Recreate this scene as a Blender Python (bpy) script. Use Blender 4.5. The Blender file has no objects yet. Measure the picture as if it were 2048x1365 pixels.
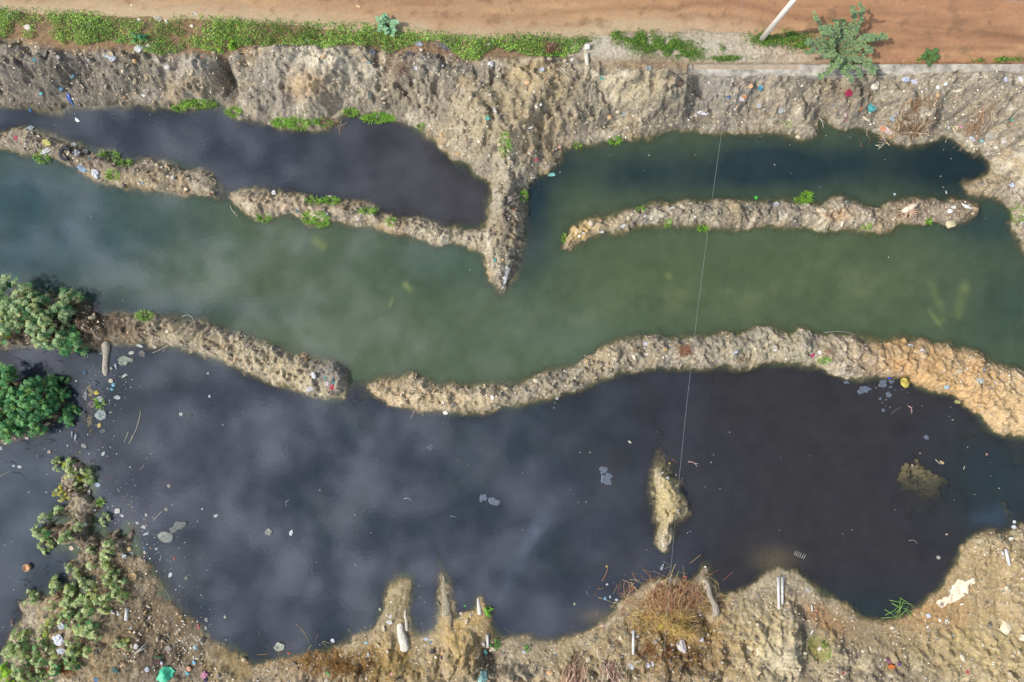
import bpy, bmesh, math, random
import numpy as np
from mathutils import Vector, Matrix, noise as mnoise
sc = bpy.context.scene
R = math.radians
# ---------------------------------------------------------------- camera, world, sun
CH = 27.3            # flying height above the water, metres
PX = 0.02            # metres of water surface per photo pixel
cam = bpy.data.cameras.new('camera'); cam.sensor_width = 36; cam.lens = 24.0; cam.clip_end = 2000
co = bpy.data.objects.new('camera', cam); sc.collection.objects.link(co)
co.location = (0, 0, CH); co.rotation_euler = (0, 0, 0); sc.camera = co
sc.view_settings.view_transform = 'Standard'; sc.view_settings.look = 'None'
sc.view_settings.exposure = 0.0; sc.view_settings.gamma = 1.0
SUN_EL, SUN_DIR = 47, (-1.0, -0.16)          # the sun stands to the left, a little towards the viewer's bottom
W = bpy.data.worlds.new('World'); sc.world = W; W.use_nodes = True
nt = W.node_tree; nt.nodes.clear(); N = nt.nodes.new; L = nt.links.new
out = N('ShaderNodeOutputWorld'); bg = N('ShaderNodeBackground'); L(bg.outputs[0], out.inputs[0])
sky = N('ShaderNodeTexSky'); sky.sky_type = 'NISHITA'; sky.sun_disc = False
sky.sun_elevation = R(SUN_EL); sky.sun_rotation = math.atan2(SUN_DIR[0], SUN_DIR[1])
bg.inputs[1].default_value = 0.10
tc = N('ShaderNodeTexCoord'); sep = N('ShaderNodeSeparateXYZ'); L(tc.outputs['Generated'], sep.inputs[0])
mz = N('ShaderNodeMath'); mz.operation = 'MAXIMUM'; L(sep.outputs[2], mz.inputs[0]); mz.inputs[1].default_value = 0.12
dv = N('ShaderNodeVectorMath'); dv.operation = 'DIVIDE'; L(tc.outputs['Generated'], dv.inputs[0])
cz = N('ShaderNodeCombineXYZ'); [L(mz.outputs[0], cz.inputs[i]) for i in range(3)]; L(cz.outputs[0], dv.inputs[1])
def wnoise(scale, det, rough, loc):
    mp = N('ShaderNodeMapping'); L(dv.outputs[0], mp.inputs[0]); mp.inputs[1].default_value = loc; mp.inputs[2].default_value = (0, 0, 0.6)
    n = N('ShaderNodeTexNoise'); n.noise_dimensions = '2D'; L(mp.outputs[0], n.inputs[0])
    n.inputs['Scale'].default_value = scale; n.inputs['Detail'].default_value = det; n.inputs['Roughness'].default_value = rough
    return n.outputs[0]
def mr(src, a, b, c, d, sm=True):
    m = N('ShaderNodeMapRange'); m.interpolation_type = 'SMOOTHSTEP' if sm else 'LINEAR'; L(src, m.inputs[0])
    for i, v in enumerate((a, b, c, d)): m.inputs[1+i].default_value = v
    return m.outputs[0]
def wm(op, a, b):
    m = N('ShaderNodeMath'); m.operation = op; L(a, m.inputs[0])
    if isinstance(b, float): m.inputs[1].default_value = b
    else: L(b, m.inputs[1])
    return m.outputs[0]
cl = mr(wnoise(14.0, 6.0, 0.6, (3.1, 1.7, 0)), 0.36, 0.72, 0, 1)
sx = N('ShaderNodeSeparateXYZ'); L(dv.outputs[0], sx.inputs[0])
lefty = mr(wm('ADD', sx.outputs[0], wm('MULTIPLY', sx.outputs[1], 0.45)), -0.42, 0.25, 1, 0.05)
clm = wm('MULTIPLY', cl, lefty)
mx = N('ShaderNodeMix'); mx.data_type = 'RGBA'; L(clm, mx.inputs[0]); L(sky.outputs[0], mx.inputs[6]); mx.inputs[7].default_value = (30, 31.5, 37, 1)
L(mx.outputs[2], bg.inputs[0])
sl = bpy.data.lights.new('sun', 'SUN'); sl.energy = 3.3; sl.angle = R(0.6); sl.color = (1, 0.95, 0.86)
so = bpy.data.objects.new('sun', sl); sc.collection.objects.link(so)
sd = Vector((SUN_DIR[0], SUN_DIR[1], 0)).normalized()*math.cos(R(SUN_EL)) + Vector((0, 0, math.sin(R(SUN_EL))))
so.rotation_euler = sd.to_track_quat('Z', 'Y').to_euler(); so.location = (-30, -5, 40)

# ---------------------------------------------------------------- helpers
rng = np.random.RandomState(7); rnd = random.Random(5)
def P(u, v, h=0.0):
    k = (CH-h)/CH*PX
    return ((u-1024)*k, (682.5-v)*k)
TB = [np.random.RandomState(100+i).rand(256, 256).astype(np.float32) for i in range(8)]
def vn(x, y, seed=0):
    T = TB[seed % 8]; x = x+seed*17.3; y = y+seed*9.1
    xi = np.floor(x); yi = np.floor(y); fx = x-xi; fy = y-yi
    xi = xi.astype(np.int64) & 255; yi = yi.astype(np.int64) & 255; x1 = (xi+1) & 255; y1 = (yi+1) & 255
    fx = fx*fx*fx*(fx*(fx*6-15)+10); fy = fy*fy*fy*(fy*(fy*6-15)+10)
    a = T[yi, xi]*(1-fx)+T[yi, x1]*fx; b = T[y1, xi]*(1-fx)+T[y1, x1]*fx
    return (a*(1-fy)+b*fy)*2-1
def fbm(x, y, f, octv=4, seed=0, g=0.5):
    r = 0; a = 1; s = 0
    c, sn = math.cos(0.6), math.sin(0.6)
    for i in range(octv):
        r = r + a*vn(x*f, y*f, seed+i); s += a; a *= g; f *= 2.03
        x, y = c*x-sn*y, sn*x+c*y
    return r/s
def sst(a, b, x):
    t = np.clip((x-a)/(b-a), 0, 1); return t*t*(3-2*t)
def chaikin(p, n=1):
    for _ in range(n):
        q = []
        for i in range(len(p)):
            a, b = p[i], p[(i+1) % len(p)]
            q += [(a[0]*.75+b[0]*.25, a[1]*.75+b[1]*.25), (a[0]*.25+b[0]*.75, a[1]*.25+b[1]*.75)]
        p = q
    return p
def sdf(X, Y, pts):          # positive outside
    d = np.full(X.shape, 1e9, np.float32); ins = np.zeros(X.shape, bool)
    n = len(pts)
    for i in range(n):
        ax, ay = pts[i]; bx, by = pts[(i+1) % n]; ex, ey = bx-ax, by-ay; L2 = ex*ex+ey*ey
        if L2 < 1e-12: continue
        wx = X-ax; wy = Y-ay
        t = np.clip((wx*ex+wy*ey)/L2, 0, 1)
        d = np.minimum(d, (wx-ex*t)**2+(wy-ey*t)**2)
        if ay != by:
            c = ((ay > Y) != (by > Y)) & (X < ex*(Y-ay)/(by-ay)+ax)
            ins ^= c
    d = np.sqrt(d)
    return np.where(ins, -d, d)
def poly(px, h=0.0, ch=1): return chaikin([P(u, v, h) for u, v in px], ch)
def lin(c):                  # sRGB 0..255 to linear
    return tuple(((x/255.)/12.92 if x/255. <= 0.04045 else ((x/255.+0.055)/1.055)**2.4) for x in c)

POND_UL = [(-700,200),(-60,212),(0,212),(60,213),(110,222),(140,215),(200,211),(262,208),(300,215),(340,219),(380,216),(430,216),(449,206),(462,228),(510,240),(545,245),(590,258),(640,262),(668,250),(690,228),(715,222),(750,235),(785,240),(820,250),(850,265),(872,285),(890,310),(915,328),(938,330),(950,350),(980,362),(988,385),(975,410),(978,440),(955,458),(900,458),(850,447),(800,434),(770,430),(745,417),(720,412),(690,405),(660,402),(600,396),(560,391),(520,380),(485,381),(462,388),(450,402),(436,400),(426,384),(428,360),(415,343),(380,339),(340,325),(290,320),(250,325),(230,310),(190,304),(165,290),(120,280),(90,266),(60,261),(20,264),(0,267),(-60,262),(-700,250)]
CHAN = [(-700,270),(-60,284),(0,290),(30,300),(75,315),(110,318),(140,332),(170,347),(200,360),(230,364),(260,373),(310,380),(350,386),(400,390),(425,392),(444,380),(462,402),(475,420),(510,433),(530,438),(560,430),(600,438),(640,448),(690,442),(730,452),(770,463),(820,476),(860,486),(900,489),(940,492),(962,505),(972,535),(983,565),(1003,586),(1022,565),(1036,530),(1040,508),(1044,480),(1050,450),(1050,400),(1056,370),(1085,350),(1110,335),(1120,302),(1150,292),(1200,286),(1240,282),(1290,276),(1330,266),(1380,262),(1440,262),(1500,262),(1560,268),(1600,275),(1630,275),(1636,240),(1652,238),(1665,247),(1680,256),(1720,258),(1760,270),(1800,285),(1840,290),(1880,285),(1885,268),(1905,275),(1925,295),(1960,305),(1980,320),(1985,340),(1965,355),(1940,358),(1928,375),(1936,390),(1970,394),(2000,396),(2010,412),(2025,440),(2035,480),(2041,505),(2070,525),(2800,620),(2800,860),(2100,775),(2048,748),(2020,740),(1980,720),(1940,705),(1900,690),(1850,685),(1800,681),(1760,686),(1735,683),(1700,672),(1650,670),(1590,665),(1540,655),(1500,662),(1460,666),(1400,675),(1350,678),(1310,668),(1290,681),(1240,686),(1200,701),(1150,735),(1100,745),(1050,760),(1010,775),(980,770),(950,770),(900,780),(860,766),(835,746),(800,755),(752,762),(738,772),(732,800),(712,802),(698,775),(697,735),(640,720),(580,708),(540,690),(500,678),(450,663),(400,645),(360,635),(300,632),(240,632),(205,632),(185,622),(150,600),(80,596),(0,600),(-80,605),(-700,590)]
POND_LP = [(-700,690),(0,692),(100,695),(190,694),(215,686),(260,685),(320,690),(370,700),(420,715),(470,735),(520,755),(560,767),(600,781),(650,798),(686,798),(698,775),(716,760),(738,775),(745,792),(770,801),(810,816),(860,826),(910,828),(960,821),(1000,815),(1060,808),(1110,795),(1150,780),(1190,765),(1240,750),(1280,739),(1330,738),(1380,735),(1440,736),(1490,736),(1520,728),(1580,728),(1620,732),(1650,742),(1680,756),(1720,759),(1750,752),(1790,755),(1820,762),(1840,777),(1870,785),(1910,792),(1935,810),(1960,835),(1985,862),(2015,868),(2060,880),(2800,930),(2800,1040),(2080,1040),(2050,1050),(2025,1064),(1990,1066),(1955,1068),(1930,1085),(1915,1115),(1905,1150),(1880,1180),(1850,1200),(1830,1225),(1800,1240),(1760,1248),(1720,1240),(1690,1215),(1660,1195),(1620,1175),(1590,1150),(1560,1140),(1540,1143),(1520,1158),(1490,1183),(1455,1195),(1430,1192),(1424,1160),(1414,1134),(1404,1132),(1397,1150),(1385,1168),(1350,1158),(1300,1165),(1270,1190),(1240,1215),(1200,1245),(1170,1270),(1130,1280),(1080,1282),(1040,1275),(1010,1280),(988,1268),(976,1240),(967,1205),(955,1192),(946,1220),(922,1236),(906,1230),(901,1190),(891,1158),(884,1150),(880,1190),(876,1225),(872,1248),(860,1270),(835,1277),(817,1265),(819,1220),(820,1160),(810,1148),(790,1160),(776,1180),(766,1210),(755,1250),(742,1270),(700,1282),(670,1302),(620,1312),(570,1318),(540,1327),(500,1330),(480,1305),(440,1290),(400,1265),(380,1240),(355,1215),(340,1195),(320,1165),(300,1140),(290,1100),(272,1060),(257,1038),(243,1060),(225,1070),(200,1050),(193,1000),(190,955),(172,922),(150,922),(130,935),(120,985),(140,1010),(112,1030),(88,1055),(85,1080),(105,1100),(140,1112),(160,1140),(150,1165),(110,1180),(60,1190),(35,1210),(58,1230),(30,1260),(15,1290),(8,1330),(-10,1400),(-200,1420),(-700,1400)]
ISLES = [
 [(1125,496),(1134,475),(1150,455),(1180,438),(1220,432),(1280,420),(1330,411),(1380,408),(1430,405),(1480,405),(1540,401),(1600,408),(1650,405),(1690,402),(1730,410),(1752,420),(1780,410),(1820,399),(1870,402),(1920,404),(1948,408),(1954,425),(1937,441),(1905,456),(1880,445),(1840,446),(1800,450),(1760,463),(1720,461),(1690,456),(1640,461),(1600,456),(1550,456),(1500,456),(1450,456),(1400,452),(1350,449),(1290,450),(1240,459),(1190,473),(1160,488),(1140,501)],
 [(1307,935),(1326,933),(1337,955),(1350,963),(1365,985),(1376,1010),(1370,1030),(1350,1045),(1342,1080),(1328,1107),(1315,1092),(1312,1050),(1311,1000)],
 [(-60,765),(60,768),(118,778),(130,810),(118,848),(60,876),(0,885),(-60,880)],
]
W_UL, W_CH, W_LP = poly(POND_UL), poly(CHAN), poly(POND_LP); W_IS = [poly(i) for i in ISLES]
def shore(X, Y):
    wx = fbm(X, Y, 1.5, 4, 1, .6)*0.25; wy = fbm(X, Y, 1.5, 4, 5, .6)*0.25
    A, B = X+wx+fbm(X, Y, 6.5, 3, 2, .7)*0.10, Y+wy+fbm(X, Y, 6.5, 3, 6, .7)*0.10
    s = np.minimum(np.minimum(sdf(A, B, W_UL), sdf(A, B, W_CH)), sdf(A, B, W_LP))
    for p in W_IS: s = np.maximum(s, -sdf(A, B, p))
    bog = np.clip(gau(X, Y, 180, 1010, 120, 120)+gau(X, Y, 170, 1140, 120, 80)+gau(X, Y, 330, 1240, 60, 70, 35)*.6, 0, 1)
    s = s-bog*np.clip(.34+1.1*fbm(X, Y, 1.7, 4, 3, .6), -.1, .9)*(s > -.5)
    return s-0.02*sst(-.5, .2, s)
def gau(X, Y, u, v, ru, rv, rot=0, h=0.0):
    x, y = P(u, v, h); a, b = X-x, Y-y; c, s = math.cos(R(rot)), math.sin(R(rot))
    p = (a*c+b*s)/(ru*PX); q = (-a*s+b*c)/(rv*PX)
    return np.exp(-(p*p+q*q))
def seg(X, Y, u0, v0, u1, v1, w, h=0.0):
    ax, ay = P(u0, v0, h); bx, by = P(u1, v1, h); ex, ey = bx-ax, by-ay
    t = np.clip(((X-ax)*ex+(Y-ay)*ey)/(ex*ex+ey*ey), 0, 1)
    return np.exp(-((X-ax-ex*t)**2+(Y-ay-ey*t)**2)/(w*PX)**2)
FLAT = [P(u, v, 1.3) for u, v in [(-700,70),(0,72),(40,78),(130,100),(300,98),(390,108),(450,108),(490,95),(700,90),(830,100),(930,118),(1150,112),(1190,128),(1380,131),(2048,131),(2800,131)]]
fx_, fy_ = np.array([p[0] for p in FLAT]), np.array([p[1] for p in FLAT])
def fields(X, Y):
    s = shore(X, Y)
    north = sst(5.0, 7.6, Y + 0*X)
    spit = gau(X, Y, 1015, 400, 90, 130)
    u = X/PX+1024; v = 682.5-Y/PX
    south = sst(-7.5, -9.2, Y)
    yl = np.interp(X, fx_, fy_)
    flat = sst(-0.30, 0.12, Y-yl)*(Y > 8)
    beach = np.clip(gau(X, Y, 1780, 1170, 200, 110)+gau(X, Y, 1950, 1180, 70, 90), 0, 1)
    lowleft = sst(520, 380, u)*sst(880, 960, v)
    return s, north, spit, south, flat, beach, lowleft, u, v, yl
BARS = [  # submerged ridges and shoals: segment, width, crest depth
 ((1312,760),(1316,860),13,-.33),((1318,870),(1322,930),17,-.03),((1345,905),(1350,960),16,-.16),((1318,945),(1335,1040),32,-.02),
 ((1385,1000),(1350,1070),12,-.22),
 ((718,770),(722,850),16,-.07),((445,370),(440,392),16,-.05),((1085,520),(1128,505),13,-.22),((940,345),(965,390),26,-.22),
 ((182,772),(178,865),22,-.012),((150,870),(150,930),14,-.06),((1815,942),(1865,972),54,-.002),((1870,1000),(1930,990),26,-.28),((1825,1005),(1810,1040),26,-.25),
 ((1925,990),(1930,1020),16,-.14),((2030,900),(2040,940),26,-.10),((2010,1010),(2022,1045),16,-.06),((1835,818),(1845,830),12,-.22),
 ((880,1110),(886,1160),10,-.07),((795,1090),(800,1160),14,-.2),((1885,600),(1885,650),7,-.36),((1925,590),(1915,625),10,-.40),((1862,560),(1880,610),6,-.44),
 ((1540,1110),(1550,1140),24,-.09),((1210,1220),(1180,1250),20,-.14),((520,1290),(560,1300),26,-.12),((250,1005),(285,1060),26,-.10),((1925,870),(1990,860),18,-.12),((230,920),(240,980),16,-.18),
 ((1405,1110),(1408,1140),12,-.1),((300,1130),(380,1220),22,-.1),((60,1120),(90,1180),20,-.2),((40,1240),(20,1300),24,-.15),
 ((630,485),(640,490),10,-.42),((640,565),(650,570),10,-.5),((385,615),(387,617),5,-.2),((1337,551),(1338,552),5,-.25),((1257,595),(1258,596),5,-.33),((1244,634),(1246,635),6,-.3),((1568,494),(1570,496),7,-.4)]
def terrain(X, Y):
    s, north, spit, south, flat, beach, lowleft, u, v, yl = fields(X, Y)
    sp = np.maximum(s, 0)
    n1 = fbm(X, Y, 0.75, 4, 2); scarp = sst(0, .10, sp-.85-.9*n1-.2*fbm(X, Y, 3, 3, 5))*(.16+.14*fbm(X, Y, .5, 2, 1)); n2 = fbm(X, Y, 2.4, 4, 4, .55); n3 = fbm(X, Y, 8.0, 3, 3, .6)
    rid = 1-np.abs(fbm(X+0.3*n2, Y, 1.3, 3, 6))*2.6
    step = sst(-.04, .05, n1+0.25*n2)*0.20 + sst(.06, .10, fbm(X, Y, 1.1, 4, 7, .6))*0.14
    berm = 0.09*(1-np.exp(-sp/0.07)) + 0.30*(1-np.exp(-sp/0.30))*(0.75+0.9*n1) + 0.12*sst(-.02, .06, n2+.3*n3)*sst(.05, .3, sp) + 0.10*sst(.1, .5, sp)*np.abs(n2)*2
    no = 0.22*(1-np.exp(-sp/0.12)) + 0.95*sst(0.05, 2.0, sp+0.25*n1+.06*n2)*(0.93+0.12*n1) + (0.10*rid+step*.8)*sst(.15, .9, sp)*0.8 + scarp
    so_ = 0.05*(1-np.exp(-sp/0.1)) + 0.42*sst(0.2, 2.6, sp+.35*n1)*(1-0.75*beach)*(1-.55*lowleft) + (0.20*rid*0.7+step*0.9)*sst(.3, 1.3, sp)*(1-.85*beach)*(1-.6*lowleft)
    h = berm*(1-north)*(1-south)+no*north+so_*south
    h = h + spit*sst(.1, .6, sp)*0.25
    amp = sst(0.02, .4, sp)*(1-0.6*beach*south)*(.25+1.35*sst(-.22, .30, fbm(X, Y, .85, 3, 1)))
    ero = np.abs(fbm(X+.12*n2, Y+.1*n1, .55, 4, 0, .5)); er2 = np.abs(fbm(X, Y, 1.4, 3, 5, .5))
    h = h + (sst(0, .24, ero)-.7)*.25*sst(.15, 1.0, sp)*(north+.8*south*(1-beach)*(1-lowleft)) + (sst(0, .20, er2)-.7)*.05*sst(.1, .5, sp)
    h = h + amp*(0.040*n2+0.020*n3)*np.where(sp > 0, 1, 0)
    h = h + amp*0.016*vn(X*17, Y*17, 5)
    # named mounds and gullies of the north bank
    m = 0
    for (a, b, ra, rb, ro, dh) in ((385,150,80,34,35,.36),(300,185,60,14,30,-.2),(240,130,30,50,40,.14),(170,150,24,50,30,-.16),(520,200,50,16,0,-.12),(690,190,20,40,0,-.16),(740,210,30,30,0,.12),(1235,235,60,12,20,-.2),(1160,235,40,20,30,.1),(1400,205,20,36,20,-.2),(1440,225,60,16,0,-.12),(1560,205,30,30,40,.16),(1020,150,24,50,-30,-.16),(1080,120,40,20,0,.12),(560,120,60,30,0,.22),(665,150,60,50,20,.28),(880,150,60,40,0,.18),(1290,170,90,45,-15,.22),(590,190,110,28,0,.10),(1500,180,90,40,0,-.25),(1185,175,28,24,0,-.18),(1100,210,50,60,0,.15),(960,220,50,50,20,.14),(90,120,90,30,0,.12),(1700,200,60,40,0,.1),(1960,190,70,40,0,.2),(30,180,60,40,0,-.22),(920,130,26,20,0,-.2),(775,115,26,40,0,-.16)):
        m = m+gau(X, Y, a, b, ra, rb, ro, 0.9)*dh
    m = m*1.7*sst(.1, .6, sp)
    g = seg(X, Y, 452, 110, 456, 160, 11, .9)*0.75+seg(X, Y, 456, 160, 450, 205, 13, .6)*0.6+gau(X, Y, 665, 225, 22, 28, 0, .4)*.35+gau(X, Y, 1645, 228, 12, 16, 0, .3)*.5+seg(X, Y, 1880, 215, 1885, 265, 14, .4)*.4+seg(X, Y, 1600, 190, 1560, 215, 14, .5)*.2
    h = h+m*north-g*north*sst(0, .15, sp)
    # low spots and gullies of the south bank
    for (a, b, ra, rb, ro, dh) in ((985,1290,16,60,-4,-.3),(1620,1290,16,70,8,-.32),(1262,1240,10,50,0,-.25),(1300,1250,22,28,0,-.25),(505,1345,10,30,0,-.3),(1555,1185,16,36,0,-.12),(1660,1280,60,30,30,-.18),(940,1340,40,25,0,.2),(1480,1240,90,60,0,.15),(1580,1290,30,70,0,.2),(820,1300,20,40,0,-.15),(1390,1325,26,14,0,-.3),(1990,1300,90,50,0,.12),(640,1340,70,20,0,.05),(1700,1345,120,18,0,-.12)):
        h = h+gau(X, Y, a, b, ra, rb, ro, 0.4)*dh*sst(.05, .4, sp)
    h = np.maximum(h, np.where(s > 0, 0.006+0.03*sst(0, .2, sp), -9))
    # the roadside shelf
    shelf = 1.30+0.02*n2+0.012*n3
    h = h*(1-flat)+shelf*flat
    wallm = (Y > yl-0.42) & (X > P(1200, 0, 1.3)[0])
    h = np.where(wallm & (flat < .99), np.minimum(h, 1.18+0.10*n2), h)
    # below the water
    dep = -(0.95*(1-np.exp(-(np.maximum(-s, 0)/(.85+.35*n1))**1.5)))*(1+.12*n1)
    dep = dep-0.008*sst(0, -.05, s)
    for (a, b, w, c) in BARS:
        k = seg(X, Y, a[0], a[1], b[0], b[1], w)*(1+0.45*n2+0.5*n3)
        dep = dep+np.clip(k, 0, 1)*np.maximum(c-dep, 0)
    k6 = sst(.28, .60, gau(X, Y, 1841, 960, 56, 34, -20)+.22*n2+.2*n3); dep = dep*(1-k6)-.02*k6
    k7 = sst(.35, .8, gau(X, Y, 1850, 1000, 80, 50, 0)+.4*n2+.3*n3); dep = dep*(1-k7*.75)-.08*k7*.75
    dep = np.minimum(dep+0.02*n3, -0.004)
    return np.where(s > 0, h, dep)
# non-uniform grid: fine inside the view, growing towards the horizon
def axis(a, b, st, far):
    c = list(np.arange(a, b+1e-6, st)); d = st; x = c[-1]; hi = []
    while x < far: d *= 1.25; x += d; hi.append(x)
    d = st; x = c[0]; lo = []
    while x > -far: d *= 1.25; x -= d; lo.append(x)
    return np.array(lo[::-1]+c+hi)
STEP = 0.042
GX, GY = axis(-22.5, 22.5, STEP, 900), axis(-15.2, 14.6, STEP, 900)
MX, MY = np.meshgrid(GX, GY)
F = fields(MX, MY); Z = terrain(MX, MY).astype(np.float32)
far = sst(26, 60, np.sqrt(MX**2+MY**2)); Z = Z*(1-far)+1.3*far*1.0
def hgt(x, y):
    x = np.asarray(x, float); y = np.asarray(y, float)
    i = np.clip(np.searchsorted(GX, x)-1, 0, len(GX)-2); j = np.clip(np.searchsorted(GY, y)-1, 0, len(GY)-2)
    a = np.clip((x-GX[i])/(GX[i+1]-GX[i]), 0, 1); b = np.clip((y-GY[j])/(GY[j+1]-GY[j]), 0, 1)
    return (Z[j, i]*(1-a)+Z[j, i+1]*a)*(1-b)+(Z[j+1, i]*(1-a)+Z[j+1, i+1]*a)*b
SH = F[0]
def lookup(A, x, y):
    i = np.clip(np.searchsorted(GX, x)-1, 0, len(GX)-2); j = np.clip(np.searchsorted(GY, y)-1, 0, len(GY)-2)
    return A[j, i]
def G(u, v, fl=False):
    h = 0.3
    for _ in range(8):
        x, y = P(u, v, h); h = 0.5*h+0.5*max(float(hgt(x, y)), 0.0)
    x, y = P(u, v, h)
    return Vector((x, y, 0.0 if fl else max(float(hgt(x, y)), 0.0)))
def GV(u, v):               # vectorised ground points
    h = np.full(np.shape(u), 0.3)
    for _ in range(8):
        k = (CH-h)/CH*PX; x = (u-1024)*k; y = (682.5-v)*k; h = 0.5*h+0.5*np.maximum(hgt(x, y), 0)
    return x, y, hgt(x, y)

def tag(o, label=None, cat=None, group=None, kind=None):
    if label: o['label'] = label
    if cat: o['category'] = cat
    if group: o['group'] = group
    if kind: o['kind'] = kind
    return o
def mesh_np(name, V, Fc, mat, cols=None, smooth=True, parent=None, n=None):
    """V (k,3) array, Fc (m,n) int array"""
    V = np.asarray(V, np.float32); Fc = np.asarray(Fc, np.int32); n = Fc.shape[1]
    me = bpy.data.meshes.new(name); me.vertices.add(len(V)); me.vertices.foreach_set('co', V.ravel())
    me.loops.add(Fc.size); me.loops.foreach_set('vertex_index', Fc.ravel())
    me.polygons.add(len(Fc)); me.polygons.foreach_set('loop_start', np.arange(0, Fc.size, n, dtype=np.int32))
    me.polygons.foreach_set('loop_total', np.full(len(Fc), n, np.int32))
    me.polygons.foreach_set('use_smooth', np.full(len(Fc), smooth, bool))
    if cols is not None:
        a = me.attributes.new('Col', 'FLOAT_COLOR', 'POINT')
        c = np.ones((len(V), 4), np.float32); c[:, :cols.shape[1]] = cols; a.data.foreach_set('color', c.ravel())
    me.update(); me.validate()
    me.materials.append(mat)
    o = bpy.data.objects.new(name, me); sc.collection.objects.link(o)
    if parent: o.parent = parent
    return o
def mk(name, V, Fc, mat, parent=None, smooth=True, loc=None):
    me = bpy.data.meshes.new(name); me.from_pydata([tuple(v) for v in V], [], [tuple(f) for f in Fc])
    me.polygons.foreach_set('use_smooth', [smooth]*len(me.polygons)); me.materials.append(mat); me.update()
    o = bpy.data.objects.new(name, me); sc.collection.objects.link(o)
    if parent: o.parent = parent
    if loc is not None: o.location = loc
    return o
def empty(name, loc):
    o = bpy.data.objects.new(name, None); o.empty_display_size = .1; sc.collection.objects.link(o); o.location = loc; return o

# ---------------------------------------------------------------- materials
def newmat(name):
    m = bpy.data.materials.new(name); m.use_nodes = True; m.node_tree.nodes.clear(); return m, m.node_tree
def ground_mat(name, fine=1.0, rough=0.95):
    m, t = newmat(name); n = t.nodes.new; l = t.links.new
    o = n('ShaderNodeOutputMaterial'); b = n('ShaderNodeBsdfPrincipled'); l(b.outputs[0], o.inputs[0])
    b.inputs['Roughness'].default_value = rough; b.inputs['Specular IOR Level'].default_value = 0.15
    a = n('ShaderNodeAttribute'); a.attribute_name = 'Col'
    g = n('ShaderNodeNewGeometry')
    def ns(sc_, d, r):
        q = n('ShaderNodeTexNoise'); l(g.outputs['Position'], q.inputs[0]); q.inputs['Scale'].default_value = sc_; q.inputs['Detail'].default_value = d; q.inputs['Roughness'].default_value = r; return q
    n1 = ns(9, 5, .7); n2 = ns(45, 3, .7)
    mp = n('ShaderNodeMapRange'); l(n1.outputs[0], mp.inputs[0]); mp.inputs[1].default_value = .3; mp.inputs[2].default_value = .7; mp.inputs[3].default_value = 1-.40*fine; mp.inputs[4].default_value = 1+.34*fine
    mq = n('ShaderNodeMapRange'); l(n2.outputs[0], mq.inputs[0]); mq.inputs[1].default_value = .35; mq.inputs[2].default_value = .65; mq.inputs[3].default_value = 1-.30*fine; mq.inputs[4].default_value = 1+.28*fine
    mu = n('ShaderNodeMath'); mu.operation = 'MULTIPLY'; l(mp.outputs[0], mu.inputs[0]); l(mq.outputs[0], mu.inputs[1])
    vm = n('ShaderNodeVectorMath'); vm.operation = 'SCALE'; l(a.outputs['Color'], vm.inputs[0]); l(mu.outputs[0], vm.inputs['Scale'])
    l(vm.outputs[0], b.inputs['Base Color'])
    bp = n('ShaderNodeBump'); bp.inputs['Strength'].default_value = .55*fine; bp.inputs['Distance'].default_value = .035
    ad = n('ShaderNodeMath'); ad.operation = 'ADD'; l(n1.outputs[0], ad.inputs[0]); l(n2.outputs[0], ad.inputs[1]); l(ad.outputs[0], bp.inputs['Height']); l(bp.outputs[0], b.inputs['Normal'])
    return m
M_ground = ground_mat('soil'); M_road = ground_mat('road_dirt', .35)
def col_mat(name, rough=.7, trans=0.0, spec=.3):
    m, t = newmat(name); n = t.nodes.new; l = t.links.new
    o = n('ShaderNodeOutputMaterial'); b = n('ShaderNodeBsdfPrincipled'); b.inputs['Roughness'].default_value = rough; b.inputs['Specular IOR Level'].default_value = spec
    a = n('ShaderNodeAttribute'); a.attribute_name = 'Col'; l(a.outputs['Color'], b.inputs['Base Color'])
    if trans:
        tr = n('ShaderNodeBsdfTranslucent'); l(a.outputs['Color'], tr.inputs[0]); mx = n('ShaderNodeMixShader'); mx.inputs[0].default_value = trans
        l(b.outputs[0], mx.inputs[1]); l(tr.outputs[0], mx.inputs[2]); l(mx.outputs[0], o.inputs[0])
    else: l(b.outputs[0], o.inputs[0])
    return m
M_leaf = col_mat('leaf', .55, .22, .35); M_chip = col_mat('litter_chips', .8)
_mc = {}
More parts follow.
